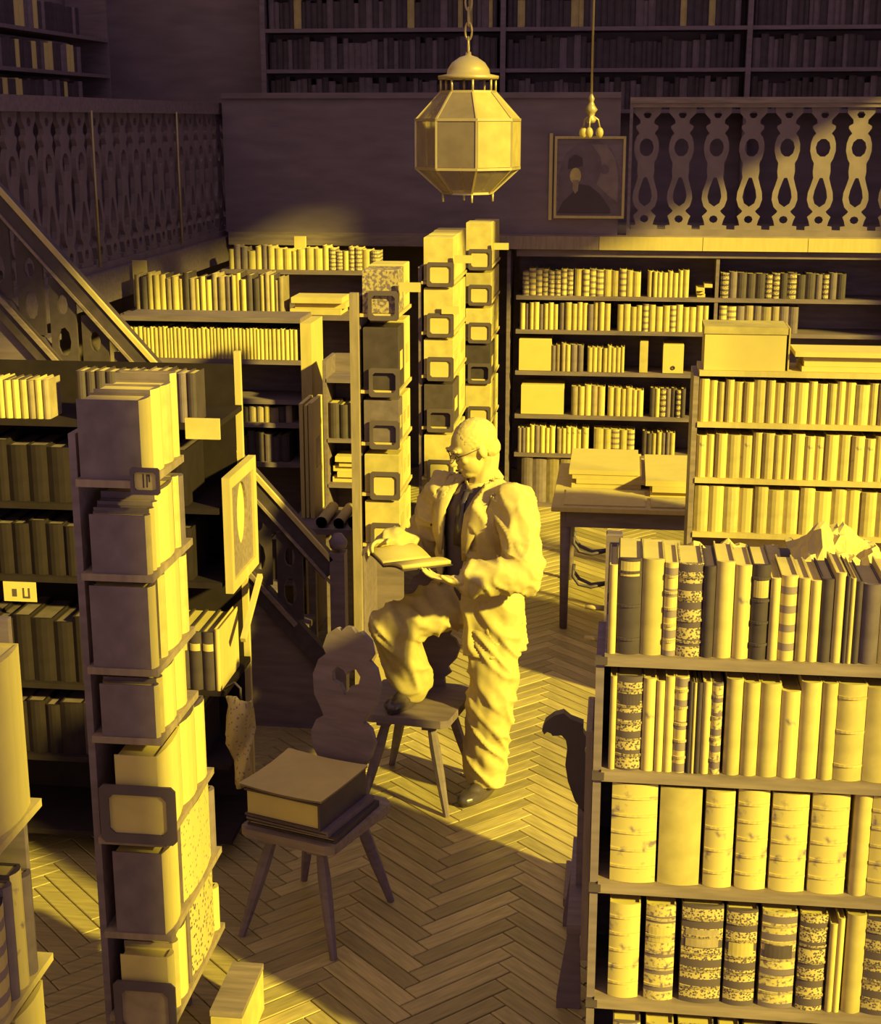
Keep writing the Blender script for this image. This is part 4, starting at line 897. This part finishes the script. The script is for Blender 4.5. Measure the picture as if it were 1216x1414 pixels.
def ringloft(mb, rings, n=28):
    """rings: (centre, half width along TL, half depth along TF, exponent)"""
    vs_ = []; fs_ = []
    for c, a, d, e in rings:
        for j in range(n):
            t = 2 * math.pi * j / n; x, y = math.cos(t), math.sin(t)
            x = math.copysign(abs(x) ** e, x); y = math.copysign(abs(y) ** e, y)
            vs_.append(Vector(c) + TL * (a * x) + TF * (d * y))
    k = len(rings)
    for i in range(k - 1):
        for j in range(n): q_ = (j + 1) % n; fs_.append((i * n + j, i * n + q_, i * n + n + q_, i * n + n + j))
    fs_ += [tuple(range(n - 1, -1, -1)), tuple(range((k - 1) * n, k * n))]
    mb.add(vs_, fs_)
AX = Vector((-.575, 6.02, 0))
def ax(z, f=0, l=0): return Vector((AX.x, AX.y, z)) + TF * f + TL * l
shL, shR = Vector((-.415, 5.89, 1.345)), Vector((-.735, 6.125, 1.33))
elL, elR = Vector((-.365, 5.735, 1.095)), Vector((-.835, 6.15, 1.07))
wrL, wrR = Vector((-.60, 5.61, 1.095)), Vector((-.955, 5.93, 1.14))
hipL, hipR = Vector((-.50, 5.95, .885)), Vector((-.64, 6.06, .875))
knL, anL = Vector((-.505, 5.935, .49)), Vector((-.54, 5.99, .10))
knR, anR = Vector((-.925, 5.85, .81)), Vector((-.85, 5.95, .52))
M['skin'] = mat('skin', (.82, .57, .08), .55, .12, 18, spec=.3)
M['coat'] = mat('pale_coat_cloth', (.80, .56, .078), .9, .1, 40)
M['trouser'] = mat('pale_trouser_cloth', (.76, .53, .077), .9, .12, 40)
M['vest'] = mat('dark_waistcoat', (.12, .075, .068), .85, .2, 40)
M['hair'] = mat('white_hair', (.86, .60, .085), .8, .2, 60, stretch=(1, 1, 4))
M['shoe'] = mat('black_shoe', (.07, .045, .045), .3, .2, spec=.6)
# head frame
HF = Vector((-.86, -.50, 0)).normalized(); pit = math.radians(24)
hf = (HF * math.cos(pit) - UP * math.sin(pit)).normalized(); hl = Vector((-HF.y, HF.x, 0)); hu = hf.cross(hl).normalized()
if hu.z < 0: hu = -hu
HC = Vector((-.602, 6.0, 1.555)); HM = Matrix((hl, hf, hu)).transposed()
def hp_(l, f, u): return HC + HM @ Vector((l, f, u))
b = MB()
b.ell(hp_(0, -.012, .022), (.076, .098, .090), nu=24, nv=16, mx=HM)
b.ell(hp_(0, .035, -.03), (.060, .058, .078), nu=20, nv=14, mx=HM)
b.ell(hp_(0, .055, -.085), (.034, .034, .028), nu=16, nv=10, mx=HM)                 # chin
b.ell(hp_(0, .078, .030), (.052, .018, .016), nu=16, nv=8, mx=HM)                   # brow
cap(b, hp_(0, .088, .018), .010, hp_(0, .112, -.022), .014)                         # nose
b.ell(hp_(.013, .100, -.026), (.009, .012, .008), mx=HM); b.ell(hp_(-.013, .100, -.026), (.009, .012, .008), mx=HM)
b.ell(hp_(.036, .066, -.018), (.020, .018, .018), mx=HM); b.ell(hp_(-.036, .066, -.018), (.020, .018, .018), mx=HM)
b.ell(hp_(0, .088, -.052), (.024, .010, .006), mx=HM); b.ell(hp_(0, .085, -.063), (.021, .010, .007), mx=HM)
for s_ in (-1, 1):
    b.ell(hp_(s_ * .079, -.008, -.008), (.008, .020, .032), mx=HM)
cap(b, hp_(0, -.045, -.06), .054, ax(1.37, -.015), .060)
# trunk and limbs (mostly under the clothes)
ringloft(b, [(ax(.84), .13, .09, .9), (ax(.95), .145, .10, .9), (ax(1.1), .135, .09, .9), (ax(1.25), .155, .10, .9), (ax(1.36), .14, .075, .9), (ax(1.40), .06, .05, 1)])
chain(b, [shL, elL, wrL], [.045, .036, .026]); chain(b, [shR, elR, wrR], [.045, .036, .026])
chain(b, [hipL, knL, anL], [.07, .05, .036]); chain(b, [hipR, knR, anR], [.07, .05, .036])
def hand(mb, wr, d, side, palm, curl, s=1.0):
    """d: finger direction, palm: palm normal, side: towards the thumb"""
    d = d.normalized(); palm = (palm - d * palm.dot(d)).normalized(); sd = side.normalized(); sd = (sd - d * sd.dot(d) - palm * sd.dot(palm)).normalized()
    pc_ = wr + d * .05; mx = Matrix((sd, d, palm)).transposed()
    mb.ell(pc_, (.040 * s, .050 * s, .016 * s), mx=mx, nu=16, nv=10); cap(mb, wr, .024, wr + d * .03, .024)
    for k, (o_, L_) in enumerate(((.030, .072), (.010, .082), (-.011, .076), (-.030, .060))):
        a = wr + d * .088 + sd * o_ ; p = a; dr = d.copy()
        rr = .0088 - .0006 * k
        cap(mb, a - d * .02, rr + .001, a, rr)
        for seg, fr_ in enumerate((.45, .32, .23)):
            dr = (Matrix.Rotation(curl * (seg + 1) * .55, 3, sd.cross(d) if False else d.cross(palm)) @ d).normalized()
            e = p + dr * (L_ * fr_); cap(mb, p, rr - seg * .0006, e, rr - (seg + 1) * .0006, 10); p = e
    t0 = wr + d * .022 + sd * .030; t1 = t0 + (d * .5 + sd * .7 + palm * .25).normalized() * .038; t2 = t1 + (d * .8 + sd * .2 + palm * .35).normalized() * .030
    cap(mb, t0 - sd * .012, .014, t1, .0105); cap(mb, t1, .0105, t2, .009)
BKC = Vector((-.845, 5.785, 1.105))                                          # middle of the open book
dL = Vector((.62, -.78, .0)); fw_ = Vector((-.78, -.62, .0))
hand(b, wrL + Vector((-.005, 0, -.004)), Vector((-.98, .10, .12)), Vector((-.1, -1, .2)), Vector((.1, .1, 1)), .35)
hand(b, wrR + Vector((-.01, -.01, .008)), Vector((-.45, -.80, .18)), Vector((.85, -.5, -.1)), Vector((.55, -.25, -.9)), .75)
me = organic('person', b, .0052, 3, .4)
me.materials.append(M['skin'])
man = link('person', me); tag(man, 'old man in pale coat reading an open book, one foot on a chair', 'person')
# coat
def seg_d(p, a, b_):
    d = b_ - a; t = max(0, min(1, (p - a).dot(d) / d.length_squared)); return (p - a - d * t).length
b = MB()
HEM = .70
ringloft(b, [(ax(HEM - .03, -.01), .205, .165, .85), (ax(.80, -.01), .20, .16, .85), (ax(.92), .19, .15, .85), (ax(1.05), .178, .142, .85), (ax(1.18), .185, .145, .85), (ax(1.28), .195, .14, .85), (ax(1.35), .185, .118, .9), (ax(1.395, -.012), .14, .09, .95), (ax(1.425, -.02), .085, .075, 1)])
chain(b, [shL, elL.lerp(shL, .1), elL, wrL.lerp(elL, .18)], [.079, .070, .068, .061]); chain(b, [shR, elR.lerp(shR, .1), elR, wrR.lerp(elR, .18)], [.079, .070, .068, .061])
cm = organic('coat', b, .009, 8, .5)
bm = bmesh.new(); bm.from_mesh(cm)
for v_ in bm.verts:                                                           # cloth folds
    c = v_.co; loc = c - AX; la, fr_ = loc.dot(TL), loc.dot(TF)
    n1 = noise.noise(Vector((la * 16, fr_ * 16, c.z * 4.5))); n2 = noise.noise(Vector((la * 7 + c.z * 9, fr_ * 7, c.z * 7 + 5)))
    arm = min(seg_d(c, shL, elL), seg_d(c, elL, wrL), seg_d(c, shR, elR), seg_d(c, elR, wrR))
    k = .010 if arm > .09 else .007
    rg_ = 1 - abs(noise.noise(Vector((la * 9 + c.z * 7, fr_ * 9, c.z * 5 - la * 6)))) * 2.2
    dn = v_.normal * (n1 * k + n2 * k + .016 * max(0, rg_) ** 2)
    if arm < .1: dn += v_.normal * .014 * max(0, 1 - 2.4 * abs(noise.noise(Vector((c.x * 8 + c.z * 15, c.y * 8 - c.z * 12, c.x * 12 + 7))))) ** 1.5
    v_.co += dn
kill = []
for f in bm.faces:
    c = f.calc_center_median(); loc = c - AX; la, fr_ = loc.dot(TL), loc.dot(TF)
    arm = min(seg_d(c, shL, elL), seg_d(c, elL, wrL), seg_d(c, shR, elR), seg_d(c, elR, wrR))
    if arm > .088 and fr_ > .0:
        if c.z > 1.02: hi = .035 + .045 * (c.z - 1.02) / .36; lo = -.075 - .03 * (c.z - 1.02) / .36
        else: hi = .035 + .02 * (1.02 - c.z) / .3; lo = -.075 - .14 * (1.02 - c.z) / .3
        if lo < la < hi: kill.append(f); continue
    if c.z < HEM - .012: kill.append(f); continue
    if c.z > 1.40 and math.hypot(la, fr_ + .02) < .078: kill.append(f); continue
bmesh.ops.delete(bm, geom=kill, context='FACES'); bmesh.ops.smooth_vert(bm, verts=[v_ for v_ in bm.verts if v_.is_boundary], factor=.5)
bm.to_mesh(cm); bm.free(); cm.materials.append(M['coat'])
for p in cm.polygons: p.use_smooth = True
coat = link('coat', cm, man); so_ = coat.modifiers.new('thick', 'SOLIDIFY'); so_.thickness = .010; so_.offset = -1
def ribbon(name, pts, w, t, m, parent, nrm):
    q = MB(); k = len(pts); vs_ = []; fs_ = []
    for i, p in enumerate(pts):
        d = (Vector(pts[min(i + 1, k - 1)]) - Vector(pts[max(i - 1, 0)])).normalized(); nn_ = Vector(nrm[i] if isinstance(nrm, list) else nrm).normalized(); s_ = d.cross(nn_).normalized()
        ww = w[i] if hasattr(w, '__len__') else w
        for (a, c) in ((-1, -1), (1, -1), (1, 1), (-1, 1)): vs_.append(Vector(p) + s_ * (a * ww / 2) + nn_ * (c * t / 2))
    for i in range(k - 1):
        for j in range(4): q_ = (j + 1) % 4; fs_.append((i * 4 + j, i * 4 + q_, i * 4 + 4 + q_, i * 4 + 4 + j))
    fs_ += [(3, 2, 1, 0), tuple(range(k * 4 - 4, k * 4))]
    q.add(vs_, fs_, 0, True); return q.obj(name, m, parent)
lapL = [ax(1.42, -.045, .055), ax(1.405, .02, .085), ax(1.36, .085, .092), ax(1.29, .128, .085), ax(1.20, .145, .065), ax(1.10, .146, .046)]
lapR = [ax(1.42, -.045, -.055), ax(1.405, .02, -.10), ax(1.36, .085, -.115), ax(1.29, .125, -.115), ax(1.20, .14, -.105), ax(1.10, .143, -.088)]
ribbon('lapel', lapL, [.045, .06, .085, .09, .06, .012], .010, 'coat', man, [TF * .2 + UP + TL * .3, TF * .6 + UP * .7, TF + UP * .4, TF + TL * .2 + UP * .1, TF, TF])
ribbon('lapel', lapR, [.045, .06, .085, .09, .06, .012], .010, 'coat', man, [TF * .2 + UP - TL * .3, TF * .6 + UP * .7, TF + UP * .4, TF - TL * .2 + UP * .1, TF, TF])
ribbon('collar', [ax(1.42, -.03, .07), ax(1.435, -.075, .045), ax(1.44, -.095, 0), ax(1.435, -.075, -.045), ax(1.42, -.03, -.07)], .05, .014, 'coat', man, [TL + UP, TL - TF + UP, -TF + UP, -TL - TF + UP, -TL + UP])
ribbon('pocket_flap', [ax(1.155, .128, .075), ax(1.16, .118, .115), ax(1.163, .09, .148)], .022, .012, 'coat', man, [TF, TF + TL * .4, TF + TL * .8])
# waistcoat, shirt and tie
b = MB(); ringloft(b, [(ax(.90), .150, .118, .9), (ax(1.05), .148, .118, .9), (ax(1.2), .152, .120, .9), (ax(1.31), .145, .110, .9), (ax(1.375, -.005), .10, .075, .95), (ax(1.40, -.01), .072, .064, 1)])
wm = organic('waistcoat', b, .010, 6); wm.materials.append(M['vest']); link('waistcoat', wm, man)
ribbon('shirt_collar', [ax(1.405, -.02, .066), ax(1.40, .03, .05), ax(1.385, .06, .012), ax(1.385, .06, -.012), ax(1.40, .03, -.05), ax(1.405, -.02, -.066)], .03, .008, 'paper', man, [TL, TL + TF, TF, TF, TF - TL, -TL])
ribbon('necktie', [ax(1.375, .078), ax(1.33, .108), ax(1.25, .126), ax(1.15, .126)], [.03, .034, .045, .05], .008, 'shoe', man, TF)
# trousers
b = MB(); ringloft(b, [(ax(.80), .14, .11, .9), (ax(.88), .155, .115, .9), (ax(.98), .15, .11, .9)])
chain(b, [hipL, knL, anL + Vector((0, 0, .02)), anL + Vector((0, 0, -.02))], [.118, .102, .085, .085]); chain(b, [hipR, knR.lerp(hipR, .15), knR, anR.lerp(knR, .1), anR], [.112, .096, .088, .084, .078])
tm_ = organic('trousers', b, .009, 7); bm = bmesh.new(); bm.from_mesh(tm_)
for v_ in bm.verts:
    c = v_.co; k = .011
    v_.co += v_.normal * (k * noise.noise(Vector((c.x * 13, c.y * 13, c.z * 6))) + .017 * max(0, 1 - 2.3 * abs(noise.noise(Vector((c.x * 9 + c.z * 8, c.y * 9, c.z * 7 + c.x * 9))))) ** 1.5)
bmesh.ops.delete(bm, geom=[f for f in bm.faces if (f.calc_center_median().z < .055)], context='FACES'); bm.to_mesh(tm_); bm.free()
tm_.materials.append(M['trouser'])
for p in tm_.polygons: p.use_smooth = True
tr = link('trousers', tm_, man); so_ = tr.modifiers.new('thick', 'SOLIDIFY'); so_.thickness = .006; so_.offset = -1
# shoes
def shoe(heel, toe, z0):
    d = (toe - heel); d.z = 0; L_ = d.length; d.normalize(); s_ = Vector((-d.y, d.x, 0)); mx = Matrix((s_, d, UP)).transposed()
    b_ = MB(); g = lambda t, z: Vector((heel.x, heel.y, z0)) + d * (t * L_) + UP * z
    b_.ell(g(.14, .045), (.036, .045, .044), mx=mx); b_.ell(g(.45, .042), (.038, .10, .038), mx=mx); b_.ell(g(.75, .032), (.046, .075, .030), mx=mx); b_.ell(g(.2, .075), (.036, .04, .045), mx=mx)
    pts = []
    for i in range(20):
        a = 2 * math.pi * i / 20; yy = math.sin(a) * .5 + .5; w = .046 - .012 * (1 - yy); pts.append(g(yy, 0) + s_ * (w * math.cos(a)))
    n_ = len(pts); b_.add([p + UP * .001 for p in pts] + [p + UP * .022 for p in pts], [tuple(range(n_)), tuple(range(2 * n_ - 1, n_ - 1, -1))] + [(i, (i + 1) % n_, n_ + (i + 1) % n_, n_ + i) for i in range(n_)])
    m_ = organic('shoe', b_, .005, 3); m_.materials.append(M['shoe']); o_ = link('shoe', m_, man)
    return o_
shoe(Vector((-.505, 6.04, 0)), Vector((-.625, 5.83, 0)), 0.0)
shoe(Vector((-.83, 6.01, 0)), Vector((-.93, 5.79, 0)), .432)
# hair and glasses
b = MB(); b.ell(hp_(0, -.022, .030), (.081, .098, .088), nu=24, nv=16, mx=HM); b.ell(hp_(0, -.06, -.03), (.068, .055, .05), mx=HM)
hm = organic('hair', b, .006, 4); bm = bmesh.new(); bm.from_mesh(hm); inv = HM.transposed(); dl = []
for f in bm.faces:
    p = inv @ (f.calc_center_median() - HC)
    if p.y > .045 or (p.z < .02 and p.y > .012) or (p.z < -.03 and p.y > -.03): dl.append(f)
bmesh.ops.delete(bm, geom=dl, context='FACES')
for v_ in bm.verts: v_.co += v_.normal * .0025 * noise.noise(v_.co * 90)
bm.to_mesh(hm); bm.free(); hm.materials.append(M['hair'])
for p in hm.polygons: p.use_smooth = True
hr = link('hair', hm, man); so_ = hr.modifiers.new('thick', 'SOLIDIFY'); so_.thickness = .006
b = MB()
for s_ in (-1, 1):
    pts = [hp_(s_ * .031 + .022 * math.cos(a), .100 - .012 * abs(math.cos(a)), .012 + .018 * math.sin(a)) for a in [2 * math.pi * i / 16 for i in range(17)]]
    b.tube(pts, .0022, 5, cap=False); b.tube([hp_(s_ * .052, .092, .015), hp_(s_ * .076, .06, .015), hp_(s_ * .082, -.005, .012)], .0018, 5)
b.tube([hp_(-.01, .103, .016), hp_(0, .106, .02), hp_(.01, .103, .016)], .002, 5); b.obj('glasses', 'iron', man)
for s_ in (-1, 1): q = MB(); q.ell(hp_(s_ * .031, .079, .012), (.012, .010, .0065), mx=HM); q.obj('eye', 'ink', man)
for s_ in (-1, 1): q = MB(); q.ell(hp_(s_ * .031, .091, .036), (.022, .008, .006), mx=HM); q.obj('eyebrow', 'hair', man)
q = MB(); q.ell(hp_(0, .101, -.0575), (.018, .006, .0022), mx=HM); q.obj('mouth', 'ink', man)
# open book in his hands
ob = thing('open_book', 'open book with white pages held in the hands of the man', 'book', BKC)
def leaf_block(sgn, th, m, nm, off, W_, Hh, lift):
    q = MB(); n_ = 8; vs_ = []
    for lay in (0, 1):
        for i in range(n_ + 1):
            t = i / n_; out = dL * (sgn * W_ * t); zz = lift * math.sin(t * 1.9) * .9 + off - (th if lay == 0 else 0) * (1 - .0 * t)
            for e in (-1, 1): vs_.append(out + fw_ * (e * Hh) + UP * (zz + .05 * e * Hh * 2 * .5))
    k = 2 * (n_ + 1); fs_ = []
    for i in range(n_): a = i * 2; fs_ += [(a, a + 1, a + 3, a + 2), (k + a, k + a + 2, k + a + 3, k + a + 1), (a, a + 2, k + a + 2, k + a), (a + 1, k + a + 1, k + a + 3, a + 3)]
    fs_ += [(0, k, k + 1, 1), (2 * n_, 2 * n_ + 1, k + 2 * n_ + 1, k + 2 * n_)]
    q.add(vs_, fs_, 0, True); return q.obj(nm, m, ob)
for s_ in (-1, 1):
    leaf_block(s_, .014, 'paper', 'pages', .016, .155, .112, .03); leaf_block(s_, .003, 'dark', 'cover', .0, .163, .118, .03)
